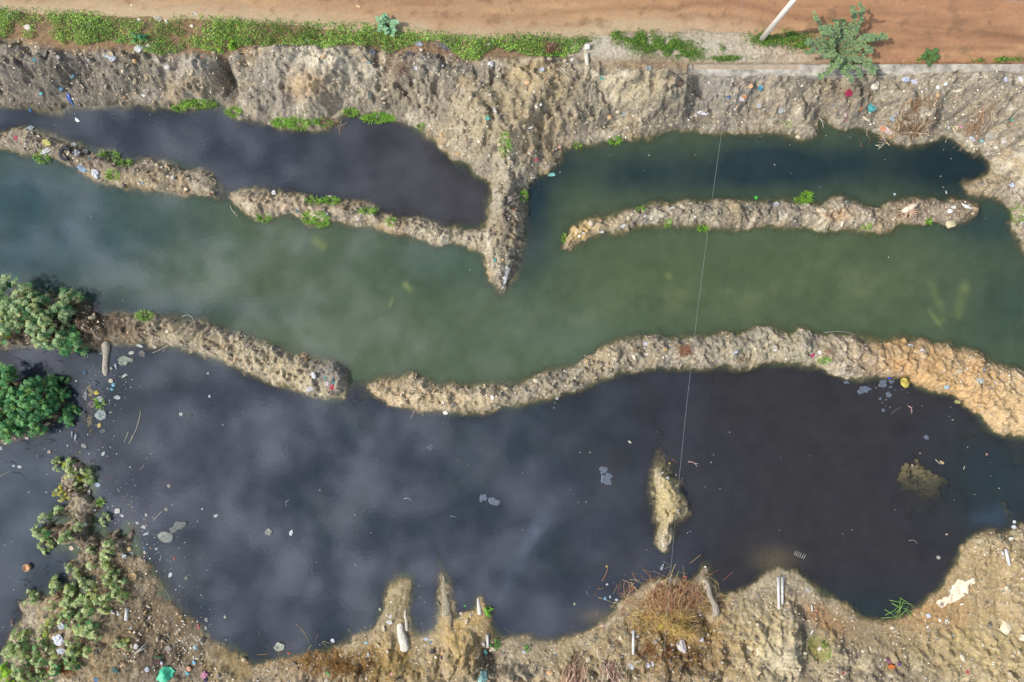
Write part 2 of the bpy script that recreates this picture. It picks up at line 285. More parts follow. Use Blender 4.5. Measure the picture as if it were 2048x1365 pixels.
def mat(rgb, rough=.6, alpha=1.0, var=.22, scale=14, kind='x', spec=.4, streak=None):
    key = (rgb, rough, alpha, var, scale, streak)
    if key in _mc: return _mc[key]
    m, t = newmat('surface_%d' % len(_mc)); n = t.nodes.new; l = t.links.new
    o = n('ShaderNodeOutputMaterial'); b = n('ShaderNodeBsdfPrincipled'); b.inputs['Roughness'].default_value = rough; b.inputs['Specular IOR Level'].default_value = spec
    l(b.outputs[0], o.inputs[0])
    tcn = n('ShaderNodeTexCoord'); mp = n('ShaderNodeMapping'); l(tcn.outputs['Object'], mp.inputs[0])
    if streak: mp.inputs[3].default_value = streak
    q = n('ShaderNodeTexNoise'); l(mp.outputs[0], q.inputs[0]); q.inputs['Scale'].default_value = scale; q.inputs['Detail'].default_value = 5; q.inputs['Roughness'].default_value = .65
    r = n('ShaderNodeMix'); r.data_type = 'RGBA'; c = lin(rgb)
    mr_ = n('ShaderNodeMapRange'); l(q.outputs[0], mr_.inputs[0]); mr_.inputs[1].default_value = .35; mr_.inputs[2].default_value = .65
    l(mr_.outputs[0], r.inputs[0]); r.inputs[6].default_value = (*[x*(1-var*1.4) for x in c], 1); r.inputs[7].default_value = (*[min(x*(1+var), .9) for x in c], 1)
    l(r.outputs[2], b.inputs['Base Color']); b.inputs['Alpha'].default_value = alpha
    bp = n('ShaderNodeBump'); bp.inputs['Strength'].default_value = .5; bp.inputs['Distance'].default_value = .01; l(q.outputs[0], bp.inputs['Height']); l(bp.outputs[0], b.inputs['Normal'])
    _mc[key] = m; return m

# ---------------------------------------------------------------- the ground
s, north, spit, south, flat, beach, lowleft, U, V_, yl = F
n1 = fbm(MX, MY, .6, 4, 3); n2 = fbm(MX, MY, 1.8, 4, 6, .6); n3 = fbm(MX, MY, 5, 4, 1, .6); n4 = fbm(MX, MY, 13, 2, 2, .7)
def C(*rgb): return np.array(lin(rgb), np.float32)
def mixc(A, B, t): return A*(1-t[..., None])+B*t[..., None]
col = np.broadcast_to(C(176,162,138), MX.shape+(3,)).copy()
col = mixc(col, C(138,130,118), sst(-.05, .35, n2+.3*n3))
col = mixc(col, C(212,198,170), sst(.12, .5, -n1*.6+n3*.6)*.8)
col = mixc(col, C(190,164,122), sst(.05, .4, n1+.4*n2)*.55)
col = mixc(col, C(104,98,88), sst(.18, .42, n4*.6+n3*.5)*.6)
col = mixc(col, C(112,106,96), sst(.05, .32, fbm(MX, MY, 1.1, 5, 0, .65)+.15*n4)*.55)
col = mixc(col, C(226,214,190), sst(.22, .40, fbm(MX, MY, 2.3, 5, 4, .7))*.5)
def tint(u, v, ru, rv, rgb, a, rot=0, h=.4):
    global col
    k = np.clip(gau(MX, MY, u, v, ru, rv, rot, h)*(1.15+.9*n3+.6*n2), 0, 1)*a
    col = mixc(col, C(*rgb), k)
tint(90,150,170,60,(120,113,106),.85,0,1); tint(250,150,90,20,(104,100,92),.6,30,1); tint(560,195,60,20,(120,116,106),.6,0,.8); tint(880,100,60,30,(104,100,94),.8,0,1.1); tint(800,190,60,30,(140,130,108),.6,0,.8); tint(1120,210,40,40,(128,118,98),.6,20,.8); tint(1390,190,40,40,(112,108,100),.7,0,.9); tint(1330,130,60,16,(140,134,122),.5,0,1.1); tint(60,200,80,25,(96,92,86),.7,0,.6); tint(170,170,160,40,(124,116,100),.6,0,.8)
tint(650,130,60,22,(224,212,186),.8,0,1.2); tint(610,175,40,20,(205,168,118),.6,0,1); tint(540,160,60,30,(150,143,130),.5,0,1)
tint(380,130,60,20,(178,168,152),.6,0,1.1); tint(1000,250,90,60,(172,156,124),.7); tint(1080,170,60,40,(186,166,128),.7,0,1)
tint(1290,190,90,40,(198,182,148),.6,0,1); tint(1440,170,100,40,(160,152,140),.7,0,.9); tint(1450,235,140,25,(128,120,106),.6); tint(1320,240,60,30,(130,122,106),.5)
tint(1850,210,150,60,(140,130,112),.6,0,.8); tint(1720,190,80,30,(132,120,100),.5,0,.8)
tint(1850,730,120,55,(196,158,112),1.0,-20); tint(1960,780,110,70,(204,168,120),1.0,-35); tint(2040,830,60,80,(206,176,132),.9)
tint(1850,415,130,40,(146,128,108),.7); tint(1165,465,30,20,(214,178,116),.9,30); tint(1200,445,60,15,(196,172,130),.7); tint(1670,430,30,12,(196,150,104),.7)
tint(560,405,90,20,(192,166,134),.6,-8); tint(150,310,180,25,(126,112,96),.8,-12); tint(370,670,110,22,(182,166,134),.7,-12); tint(560,740,90,22,(196,180,144),.8,-20)
tint(660,740,40,30,(150,144,134),.8); tint(880,800,130,26,(200,178,142),.9); tint(1120,770,140,26,(160,150,128),.7,15); tint(1500,695,150,30,(176,166,142),.6); tint(1290,700,60,24,(158,148,128),.6); tint(1600,700,60,30,(176,166,140),.6)
tint(230,660,90,24,(134,116,96),.8); tint(1960,1180,140,130,(172,150,112),.9); tint(1760,1270,160,50,(148,130,102),.8); tint(1980,1300,130,70,(190,170,124),.7)
tint(1500,1290,120,70,(190,172,132),.9); tint(1560,1320,40,50,(206,196,170),.7); tint(1620,1280,18,60,(116,112,106),.8); tint(1640,1300,26,24,(142,132,60),.6)
tint(1870,1230,80,30,(180,140,96),.6); tint(1650,1240,50,20,(164,118,72),.6,-30); tint(800,1210,60,70,(160,144,108),.8); tint(770,1330,90,40,(166,142,90),.9); tint(930,1270,60,60,(186,160,108),.9)
tint(640,1330,90,30,(150,112,60),.7); tint(450,1330,60,40,(170,144,90),.6); tint(300,1240,110,110,(116,100,78),.9); tint(200,1320,90,50,(150,130,96),.7); tint(330,1330,110,40,(96,88,78),.7)
tint(1350,1260,110,80,(150,120,74),.8); tint(1340,1320,90,30,(104,76,50),.7); tint(1190,1320,130,40,(170,152,112),.6); tint(980,1300,24,50,(70,66,62),.8); tint(210,1080,80,90,(120,106,86),.8); tint(160,1170,120,50,(124,108,84),.7)
tint(60,820,110,70,(52,44,36),.9); tint(80,650,130,50,(60,50,40),.9); tint(170,640,50,40,(92,76,60),.8); tint(1340,1000,30,70,(186,168,122),.9)
tint(455,150,12,60,(84,78,72),.8,0,.8); tint(1015,420,40,80,(142,132,112),.6)  # first tint paints the gully's shade into the soil colour
# wet soil beside the water, mud under it
wet = sst(.16, .01, s+.10*n2)
col = mixc(col, col*np.array([.80, .79, .76], np.float32), wet)
mud = C(150,136,104)*np.ones_like(col); mud = mixc(mud, C(130,118,88), sst(-.1, .4, n2)); mud = mixc(mud, C(50,46,36), sst(.22, .34, n4*.6+n3*.5)*np.clip(gau(MX, MY, 1840, 960, 70, 60)+gau(MX, MY, 1335, 960, 60, 90)+gau(MX, MY, 175, 860, 60, 90), 0, 1))
col = mixc(col, mud, sst(0.0, -.06, s))
# roadside shelf: pale gravel and brown earth
sh = mixc(C(150,122,92)*np.ones_like(col), C(196,184,162), np.clip(gau(MX, MY, 1210, 95, 90, 26, 0, 1.3)+gau(MX, MY, 1400, 90, 160, 30, 0, 1.3)+gau(MX, MY, 1560, 115, 120, 16, 0, 1.3), 0, 1))
sh = mixc(sh, C(120,104,84), sst(.1, .5, n2)*.5); sh = mixc(sh, C(186,136,98), np.clip(gau(MX, MY, 1850, 110, 220, 22, 0, 1.3), 0, 1))
col = mixc(col, sh, flat*sst(9, 10.5, MY))
farc = sst(24, 40, np.hypot(MX, MY)); col = mixc(col, C(160,138,104)*np.ones_like(col), farc)
ny, nx = MX.shape
idx = np.arange(nx*ny).reshape(ny, nx)
quads = np.stack([idx[:-1, :-1], idx[:-1, 1:], idx[1:, 1:], idx[1:, :-1]], -1).reshape(-1, 4)
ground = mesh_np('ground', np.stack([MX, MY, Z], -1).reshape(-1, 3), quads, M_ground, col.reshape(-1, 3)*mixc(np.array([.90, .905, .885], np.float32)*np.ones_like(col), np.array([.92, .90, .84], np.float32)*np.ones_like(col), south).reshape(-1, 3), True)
tag(ground, 'heaped grey and tan earth banks and narrow earth berms round the water', None, None, 'structure')

# ---------------------------------------------------------------- the dirt road
rx = np.arange(-60, 60.01, .1); t_ = np.linspace(0, 1, 110)
eu = [-2400,-400,0,130,260,520,700,900,1150,1260,1400,1480,1600,1700,1780,2048,2400,4500]; ev = [10,14,22,28,36,48,62,84,78,66,60,66,96,108,120,128,128,132]
kx = (CH-1.3)/CH*PX
low = np.interp(rx, (np.array(eu)-1024)*kx, (682.5-np.array(ev))*kx)
RX = np.repeat(rx[None], len(t_), 0); LW = low[None]+0.12*fbm(RX, RX*0, 1.2, 4, 2)
RY = LW+t_[:, None]**1.2*9.0
n_a = fbm(RX*.18, RY*1.5, 1, 4, 3, .55); n_b = fbm(RX, RY, 2.2, 4, 4, .6); n_c = fbm(RX*.5, RY*3, 1.6, 3, 5)
edge = sst(.0, .25, RY-LW)
RZ = hgt(RX, RY)*0+1.315+edge*(.03+.035*n_a+.018*n_b+.012*n_c)
RZ = np.where(edge < .02, 1.29, RZ)
rc = np.broadcast_to(C(198,148,104), RX.shape+(3,)).copy()
rc = mixc(rc, C(204,140,92), sst(-2, 12, RX)); rc = mixc(rc, C(176,124,84), sst(.05, .4, n_a)*.75); rc = mixc(rc, C(222,170,112), sst(.1, .45, -n_a+.4*n_b)*.6)
rc = mixc(rc, C(150,108,78), sst(.22, .5, n_b)*.6); rc = mixc(rc, C(214,190,156), sst(.9, .1, RY-LW+.3*n_b)*.65*sst(14, 4, RX)); rc = mixc(rc, C(170,112,80), sst(10, 20, RX)*sst(.2, .5, n_c+.2)*.4)
rut = np.exp(-((RY-LW-1.0-.25*fbm(RX*.3, RX*0, 1, 2, 1))/.16)**2)*.45*sst(-4, 6, RX)+np.exp(-((RY-LW-.55)/.12)**2)*.3*sst(2, 8, RX)
rc = mixc(rc, C(140,96,66), np.clip(rut, 0, 1)); RZ = RZ-rut*.035*edge
ri = np.arange(RX.size).reshape(RX.shape)
rq = np.stack([ri[:-1, :-1], ri[:-1, 1:], ri[1:, 1:], ri[1:, :-1]], -1).reshape(-1, 4)
road = mesh_np('dirt_road', np.stack([RX, RY, RZ], -1).reshape(-1, 3), rq, M_road, ((rc*.70+rc.mean(-1, keepdims=True)*.30)*np.array([.765, .75, .63], np.float32)).reshape(-1, 3), True)
tag(road, 'orange brown dirt road with faint wheel ruts', None, None, 'structure')

# ---------------------------------------------------------------- the water
wx_, wy_ = np.arange(-36, 36.01, .06), np.arange(-16.4, 11.6, .06)
WX, WY = np.meshgrid(wx_, wy_); WD = np.maximum(0, -hgt(WX, WY))
WU, WV = WX/PX+1024, 682.5-WY/PX
w1 = fbm(WX, WY, .35, 4, 2); w2 = fbm(WX, WY, 1.0, 4, 5)
cha = C(78,94,62)*np.ones(WX.shape+(3,), np.float32)
def wt(u, v, ru, rv, rgb, a, rot=0):
    global cha
    cha = mixc(cha, C(*rgb), np.clip(gau(WX, WY, u, v, ru, rv, rot)*(1+.5*w1), 0, 1)*a)
wt(0,440,420,190,(40,72,76),1); wt(1560,560,520,110,(78,94,56),.9); wt(1100,690,240,70,(78,98,70),.9); wt(900,520,160,70,(56,84,72),.7)
wt(2080,600,180,130,(44,68,62),.9); wt(1060,400,60,150,(34,54,58),1); wt(1450,335,480,62,(33,53,55),1); wt(1900,330,150,70,(28,48,50),1); wt(1980,450,110,50,(38,62,60),.8)
wt(300,620,260,30,(40,62,68),.7)
lpc = C(52,60,74)*np.ones_like(cha); lpc = mixc(lpc, C(40,54,64), sst(-.1, .4, w1)[...,]); lpc = mixc(lpc, C(47,46,49), sst(1100, 1500, WU+200*w1)); lpc = lpc*.8+C(54,51,47)*.3
lpc = mixc(lpc, C(40,54,56), np.clip(gau(WX, WY, 1990, 960, 110, 110)+gau(WX, WY, 1700, 1230, 160, 50), 0, 1)); lpc = mixc(lpc, C(48,66,78), gau(WX, WY, 40, 1000, 120, 160)*.8)
lpm = np.clip(sst(.25, -.25, sdf(WX+.2*w2, WY+.2*w2, W_LP)), 0, 1)
ulm = np.clip(sst(.25, -.25, sdf(WX+.2*w2, WY+.2*w2, W_UL)), 0, 1)
ulc = mixc(C(50,57,66)*np.ones_like(cha), C(58,57,58), sst(500, 900, WU))
wc = mixc(mixc(cha, lpc, lpm), ulc, ulm)
st = np.clip(gau(WX, WY, 1058, 1090, 90, 17, 62)*(.8+.8*w2), 0, 1); wc = mixc(wc, C(92,104,120), st*.65)          # pale oily drift
st = np.clip(gau(WX, WY, 1985, 1032, 34, 20)*(1+1.2*w2), 0, 1); wc = mixc(wc, C(60,86,108), st*.5)
wc = mixc(wc, C(120,104,74), np.clip(gau(WX, WY, 1548, 1120, 40, 26)+gau(WX, WY, 1200, 1235, 40, 16), 0, 1)*.5)
wi = np.arange(WX.size).reshape(WX.shape)
wq = np.stack([wi[:-1, :-1], wi[:-1, 1:], wi[1:, 1:], wi[1:, :-1]], -1).reshape(-1, 4)
hz = hgt(WX, WY); keepc = (hz < .25).ravel()[wq].any(1)
wc = mixc(wc, C(100,108,66), np.clip(gau(WX, WY, 1500, 590, 200, 40, 0)+gau(WX, WY, 1250, 620, 160, 30, 10)+gau(WX, WY, 1750, 560, 140, 40, 0), 0, 1)*np.clip(.35+1.2*w2, 0, 1)*.55)
for (a_, b_, c_, d_, w_) in ((1862,570,1888,640,9),(1888,640,1886,660,6),(1930,575,1912,630,10),(1858,620,1880,650,5),(632,482,645,492,9),(812,570,822,580,6),(784,598,780,612,3),(1336,550,1338,553,6)): wc = mixc(wc, C(128,138,70), np.clip(seg(WX, WY, a_, b_, c_, d_, w_)*(.7+.9*w2), 0, 1)*.6)
w3 = fbm(WX, WY, 2.6, 4, 1, .6); wc = wc*(1+.16*w3+.10*w2)[..., None]
lum = wc.mean(-1, keepdims=True); wc = (lum*.20+wc*.80)*.90
cc = np.concatenate([wc.reshape(-1, 3), WD.reshape(-1, 1)], 1)
m, t = newmat('pond_water'); n = t.nodes.new; l = t.links.new
o = n('ShaderNodeOutputMaterial'); a = n('ShaderNodeAttribute'); a.attribute_name = 'Col'
df = n('ShaderNodeBsdfDiffuse'); l(a.outputs['Color'], df.inputs[0]); tr = n('ShaderNodeBsdfTransparent'); tr.inputs[0].default_value = (.93, .94, .88, 1)
e1 = n('ShaderNodeMath'); e1.operation = 'MULTIPLY'; l(a.outputs['Alpha'], e1.inputs[0]); e1.inputs[1].default_value = -13.0
e2 = n('ShaderNodeMath'); e2.operation = 'EXPONENT'; l(e1.outputs[0], e2.inputs[0])
m1 = n('ShaderNodeMixShader'); l(e2.outputs[0], m1.inputs[0]); l(df.outputs[0], m1.inputs[1]); l(tr.outputs[0], m1.inputs[2])
gl = n('ShaderNodeBsdfGlossy'); gl.inputs['Roughness'].default_value = .04; gg = n('ShaderNodeNewGeometry'); dt = n('ShaderNodeVectorMath'); dt.operation = 'DOT_PRODUCT'; l(gg.outputs['Normal'], dt.inputs[0]); l(gg.outputs['Incoming'], dt.inputs[1])
def mth(op, a_, b_=None):
    k = n('ShaderNodeMath'); k.operation = op; l(a_, k.inputs[0])
    if b_ is not None: k.inputs[1].default_value = b_
    return k.outputs[0]
frs = mth('ADD', mth('MULTIPLY', mth('POWER', mth('SUBTRACT', mth('MULTIPLY', mth('ABSOLUTE', dt.outputs['Value']), -1.0), -1.0), 5.0), .96), .04)
m2 = n('ShaderNodeMixShader'); l(frs, m2.inputs[0]); l(m1.outputs[0], m2.inputs[1]); l(gl.outputs[0], m2.inputs[2]); l(m2.outputs[0], o.inputs[0])
g = n('ShaderNodeNewGeometry'); q = n('ShaderNodeTexNoise'); l(g.outputs['Position'], q.inputs[0]); q.inputs['Scale'].default_value = 7; q.inputs['Detail'].default_value = 3
# small ring ripples
hs = [q.outputs[0]]
def rn(op, x, y=None):
    k = n('ShaderNodeMath'); k.operation = op
    for i, w in enumerate((x, y)):
        if w is None: continue
        if isinstance(w, (int, float)): k.inputs[i].default_value = w
        else: l(w, k.inputs[i])
    return k.outputs[0]
tot = rn('MULTIPLY', q.outputs[0], .25)
for (u, v, rr) in ((392,250,.7),(402,868,.9),(372,915,.9),(296,840,.4),(300,800,.5),(590,560,.5)):
    x, y = P(u, v); d = n('ShaderNodeVectorMath'); d.operation = 'DISTANCE'; l(g.outputs['Position'], d.inputs[0]); d.inputs[1].default_value = (x, y, 0)
    wv = rn('SINE', rn('MULTIPLY', d.outputs['Value'], 60)); fo = rn('EXPONENT', rn('MULTIPLY', rn('POWER', rn('DIVIDE', d.outputs['Value'], rr), 2), -2.0))
    tot = rn('ADD', tot, rn('MULTIPLY', rn('MULTIPLY', wv, fo), .06))
bp = n('ShaderNodeBump'); bp.inputs['Strength'].default_value = .05; bp.inputs['Distance'].default_value = .05; l(tot, bp.inputs['Height'])
l(bp.outputs[0], gl.inputs['Normal'])
WF = wq[keepc]; used = np.unique(WF); remap = np.zeros(WX.size, np.int32); remap[used] = np.arange(len(used))
water = mesh_np('water', np.stack([WX, WY, WX*0], -1).reshape(-1, 3)[used], remap[WF], m, cc[used], True)
tag(water, 'still murky green channel and black sewage ponds reflecting clouds', None, None, 'structure')
#MARK
# ---------------------------------------------------------------- loose stones, flecks and twigs (nobody could count them)
ICO = None
def ico(sub=1):
    b = bmesh.new(); bmesh.ops.create_icosphere(b, subdivisions=sub, radius=1); V = np.array([v.co[:] for v in b.verts]); Fc = np.array([[v.index for v in f.verts] for f in b.faces]); b.free(); return V, Fc
IV, IF = ico(1)
def rot_rand(n, flat=1.0):
    a = rng.rand(n)*2*np.pi; t1 = (rng.rand(n)-.5)*flat; t2 = (rng.rand(n)-.5)*flat
    ca, sa = np.cos(a), np.sin(a)
    Rz = np.zeros((n, 3, 3)); Rz[:, 0, 0] = ca; Rz[:, 0, 1] = -sa; Rz[:, 1, 0] = sa; Rz[:, 1, 1] = ca; Rz[:, 2, 2] = 1
    Rx = np.zeros((n, 3, 3)); Rx[:, 0, 0] = 1; Rx[:, 1, 1] = np.cos(t1); Rx[:, 1, 2] = -np.sin(t1); Rx[:, 2, 1] = np.sin(t1); Rx[:, 2, 2] = np.cos(t1)
    Ry = np.zeros((n, 3, 3)); Ry[:, 1, 1] = 1; Ry[:, 0, 0] = np.cos(t2); Ry[:, 0, 2] = np.sin(t2); Ry[:, 2, 0] = -np.sin(t2); Ry[:, 2, 2] = np.cos(t2)
    return Rz@Rx@Ry
def chips(name, x, y, z, size, cols, label, flatn=.45, parent=None, tilt=1.0):
    n = len(x); sc3 = np.stack([size*(.7+.8*rng.rand(n)), size*(.5+.5*rng.rand(n)), size*flatn*(.5+.8*rng.rand(n))], 1)
    V = IV[None]*sc3[:, None]*(1+.35*(rng.rand(n, len(IV), 1)-.5)); V = np.einsum('nij,nkj->nki', rot_rand(n, tilt), V)
    V += np.stack([x, y, z+size*.35], 1)[:, None]
    Fc = IF[None]+np.arange(n)[:, None, None]*len(IV)
    C4 = np.repeat(cols[:, None], len(IV), 1)
    return tag(mesh_np(name, V.reshape(-1, 3), Fc.reshape(-1, 3), M_chip, C4.reshape(-1, 3), False), label, name.replace('_', ' '), None, 'stuff')
def scatter(n, uv=None, dens=None, minsh=0.02, maxh=9):
    u = rng.rand(n)*2250-100; v = rng.rand(n)*1500-60
    if uv is not None: u, v = uv
    x, y, z = GV(u, v); s_ = lookup(SH, x, y); fl_ = lookup(flat, x, y)
    d = .55+.9*fbm(x, y, .9, 3, 3)+.5*fbm(x, y, 4, 2, 6)
    if dens is not None: d = d*dens(u, v)
    k = (s_ > minsh) & (rng.rand(n) < d) & ~((fl_ > .5) & (y > 10.9+.0*x) & (v < 60)) & (fl_ < .9)
    return u[k], v[k], x[k], y[k], z[k]
def gz(u, v, a, b, ra, rb): return np.exp(-((u-a)/ra)**2-((v-b)/rb)**2)
u, v, x, y, z = scatter(105000)
pal = np.array([lin(c) for c in ((206,192,164),(186,170,140),(150,140,126),(226,214,190),(120,112,100),(196,160,116),(168,150,120),(92,84,74))])
cs = pal[rng.choice(len(pal), len(x), p=[.22,.2,.14,.1,.12,.08,.1,.04])]*(.8+.4*rng.rand(len(x), 1))
chips('gravel', x, y, z, .012+.034*rng.rand(len(x))**3+.012*rng.rand(len(x)), cs, 'small pale stones and crumbs of dry earth strewn over the banks')
u, v, x, y, z = scatter(5000, dens=lambda u, v: 1.0)
chips('earth_clods', x, y, z, .04+.09*rng.rand(len(x))**2.5, pal[rng.choice(8, len(x), p=[.2,.3,.2,.02,.08,.1,.1,0])]*(.75+.3*rng.rand(len(x), 1)), 'crumbly fist sized clods of dry earth on the banks', .6)
litd = lambda u, v: .35+1.6*(gz(u, v, 1900, 210, 180, 70)+2*gz(u, v, 1340, 1240, 90, 80)+gz(u, v, 330, 1320, 130, 50)+gz(u, v, 230, 1120, 90, 130)+gz(u, v, 150, 310, 140, 30)+gz(u, v, 660, 740, 50, 30)+gz(u, v, 1030, 480, 40, 90)+gz(u, v, 1900, 420, 60, 30)+gz(u, v, 560, 1350, 60, 20)+gz(u, v, 860, 130, 90, 40)+gz(u, v, 1250, 1330, 60, 40)+gz(u, v, 1830, 750, 150, 60)*.4)
u, v, x, y, z = scatter(15000, dens=litd)
lp_ = np.array([lin(c) for c in ((240,238,232),(214,212,206),(176,190,206),(70,150,160),(210,80,70),(60,90,170),(230,190,90),(200,120,150),(60,60,66))])
cs = lp_[rng.choice(9, len(x), p=[.42,.28,.09,.04,.03,.03,.03,.03,.05])]*.85
chips('litter_flecks', x, y, z, .012+.035*rng.rand(len(x))**3, cs, 'tiny white and coloured plastic scraps trodden into the earth banks', .25)
def strands(name, x, y, z, ln, rad, ang, pitch, cols, label, cat=None, bend=.25, parent=None, kind='stuff', m=None):
    n = len(x); K = 4; t = np.linspace(-.5, .5, K)[None]
    d = np.stack([np.cos(ang)*np.cos(pitch), np.sin(ang)*np.cos(pitch), np.sin(pitch)], 1); nr = np.stack([-np.sin(ang), np.cos(ang), ang*0], 1); up = np.cross(d, nr)
    bb = (rng.rand(n)-.5)*bend*ln
    Cn = np.stack([x, y, z], 1)[:, None]+d[:, None]*(t*ln[:, None])[..., None]+nr[:, None]*(bb[:, None]*(1-4*t*t))[..., None]
    V = np.stack([Cn+(nr*rad[:, None])[:, None]*a+(up*rad[:, None])[:, None]*b for a, b in ((1, 0), (-.5, .87), (-.5, -.87))], 2)   # n,K,3,3
    F0 = []
    for i in range(K-1):
        for j in range(3): F0.append([i*3+j, i*3+(j+1) % 3, (i+1)*3+(j+1) % 3, (i+1)*3+j])
    Fc = np.array(F0)[None]+np.arange(n)[:, None, None]*(3*K)
    o = mesh_np(name, V.reshape(-1, 3), Fc.reshape(-1, 4), m or M_chip, np.repeat(cols, 3*K, 0), True, parent)
    return tag(o, label, cat, None, kind) if parent is None else o
twd = lambda u, v: .12+1.7*(gz(u, v, 1850, 250, 150, 60)+gz(u, v, 1660, 250, 60, 20)+gz(u, v, 800, 130, 50, 30)+gz(u, v, 900, 100, 40, 20)+gz(u, v, 40, 170, 60, 30)+gz(u, v, 1930, 240, 60, 60)+gz(u, v, 650, 240, 40, 12)+gz(u, v, 680, 1330, 80, 30)+gz(u, v, 1290, 700, 20, 20)+gz(u, v, 1375, 705, 30, 12)+gz(u, v, 480, 700, 80, 20)+gz(u, v, 300, 340, 60, 14))
u, v, x, y, z = scatter(9000, dens=twd)
tp = np.array([lin(c) for c in ((150,122,92),(110,84,66),(186,166,136),(214,198,168),(88,66,54))])
strands('twigs', x, y, z+.02, .10+.35*rng.rand(len(x))**2, .004+.005*rng.rand(len(x)), rng.rand(len(x))*6.3, (rng.rand(len(x))-.5)*.5, tp[rng.choice(5, len(x))], 'thin dry twigs and roots scattered on the earth banks', 'twigs')

# ---------------------------------------------------------------- leaves
def leafquads(x, y, z, size, cols, tilt=1.3, asp=.6):
    n = len(x); q = np.array([[-.5, 0, 0], [0, -.5*asp, .06], [.5, 0, 0], [0, .5*asp, .06]])
    V = np.einsum('nij,kj->nki', rot_rand(n, tilt), q)*size[:, None, None]+np.stack([x, y, z], 1)[:, None]
    return V.reshape(-1, 3), np.arange(4*n).reshape(n, 4), np.repeat(cols, 4, 0)
GP = np.array([lin(c) for c in ((106,148,56),(134,168,64),(80,120,50),(160,186,80),(66,102,48),(176,182,88))])
def gcol(n, w=(.26,.24,.2,.12,.14,.04), k=1.0): return GP[rng.choice(6, n, p=w)]*(.8+.6*rng.rand(n, 1))*k
tu = [-400,0,130,260,400,520,700,760,900,960,1060,1180]; tv = [5,10,20,34,28,40,45,48,66,70,66,76]
bu = [-400,0,40,100,130,200,260,330,360,400,440,470,520,600,660,690,740,780,830,880,930,960,990,1030,1060,1130,1165,1180]; bv = [75,75,80,70,88,85,90,112,105,95,110,95,95,95,101,86,95,108,90,80,126,118,96,102,116,116,96,80]
n = 120000; u = rng.rand(n)*1340-160; v = rng.rand(n)*130+0
x, y, z = GV(u, v); f1 = fbm(x, y, 2.0, 4, 2, .6); f2 = fbm(x, y, .7, 2, 5)
tn = np.interp(u, tu, tv)+f1*9; bn = np.interp(u, bu, bv)+f1*11
d = np.where((v > tn) & (v < bn), 1.0, 0)*np.clip(.65+.9*f1+.55*f2+np.where(u > 430, .25, -.03), 0, 1)*np.clip((v-tn)/12, .25, 1)
k = rng.rand(n) < d*.8; x, y, z, f1k = x[k], y[k], z[k], f1[k]
hh = (.04+.20*np.clip(.5+f1k, 0, 1)*rng.rand(len(x)))
V, Fc, cc_ = leafquads(x, y, z+hh, .035+.045*rng.rand(len(x)), gcol(len(x), k=1)*(1+.6*fbm(x, y, 1.3, 3, 7)[:, None]))
tag(mesh_np('ground_cover', V, Fc, M_leaf, cc_, False), 'bright green creeping weeds in a strip beside the dirt road', 'weeds', None, 'stuff')
pat = [(1270,78,50,16,1.3),(1330,92,60,20,1.1),(1370,108,44,14,1.1),(1440,119,52,7,1),(1468,118,24,6,1),(1290,100,40,14,.4),(1230,70,14,8,.6),(1530,78,38,17,1.4),(1580,78,50,15,1.3),(1600,92,40,14,.5),(1445,96,8,9,1),(1860,116,22,9,.9),(1835,122,14,4,.7),(2010,121,44,8,.9),(1960,122,20,4,.6),(1175,85,26,14,.5),(1105,110,20,8,.7)]
xs = []
for (a, b, ra, rb, dn) in pat:
    m_ = int(ra*rb*dn*3.6); r = np.abs(rng.randn(m_))*.52; t = rng.rand(m_)*6.283; xs.append(np.stack([a+ra*r*np.cos(t)*1.1, b+rb*r*np.sin(t)*1.1]))
u, v = np.concatenate(xs, 1); x, y, z = GV(u, v); k = rng.rand(len(x)) < .6+1.6*fbm(x, y, 3, 3, 1); x, y, z = x[k], y[k], z[k]
V, Fc, cc_ = leafquads(x, y, z+.02+.10*rng.rand(len(x)), .05+.05*rng.rand(len(x)), gcol(len(x), (.3,.2,.22,.06,.16,.06), .85), 1.8, .3)
tag(mesh_np('grass', V, Fc, M_leaf, cc_, False), 'patchy short grass growing on the pale gravel verge', 'grass', None, 'stuff')

def tube(pts, rad, seg_=8, cap=True):
    pts = [Vector(p) for p in pts]; V = []; Fc = []; n = len(pts)
    if not hasattr(rad, '__len__'): rad = [rad]*n
    for i, p in enumerate(pts):
        d = (pts[min(i+1, n-1)]-pts[max(i-1, 0)]).normalized(); a = d.cross(Vector((0, 0, 1)))
        if a.length < .05: a = d.cross(Vector((0, 1, 0)))
        a.normalize(); b = d.cross(a)
        for j in range(seg_):
            t = 2*math.pi*j/seg_; V.append(p+(a*math.cos(t)+b*math.sin(t))*rad[i])
    for i in range(n-1):
        for j in range(seg_): Fc.append((i*seg_+j, i*seg_+(j+1) % seg_, (i+1)*seg_+(j+1) % seg_, (i+1)*seg_+j))
    if cap: Fc.append(tuple(range(seg_-1, -1, -1))); Fc.append(tuple((n-1)*seg_+j for j in range(seg_)))
    return V, Fc
def merge(parts):
    V = []; Fc = []
    for v_, f_ in parts:
        o = len(V); V += list(v_); Fc += [tuple(i+o for i in f) for f in f_]
    return V, Fc
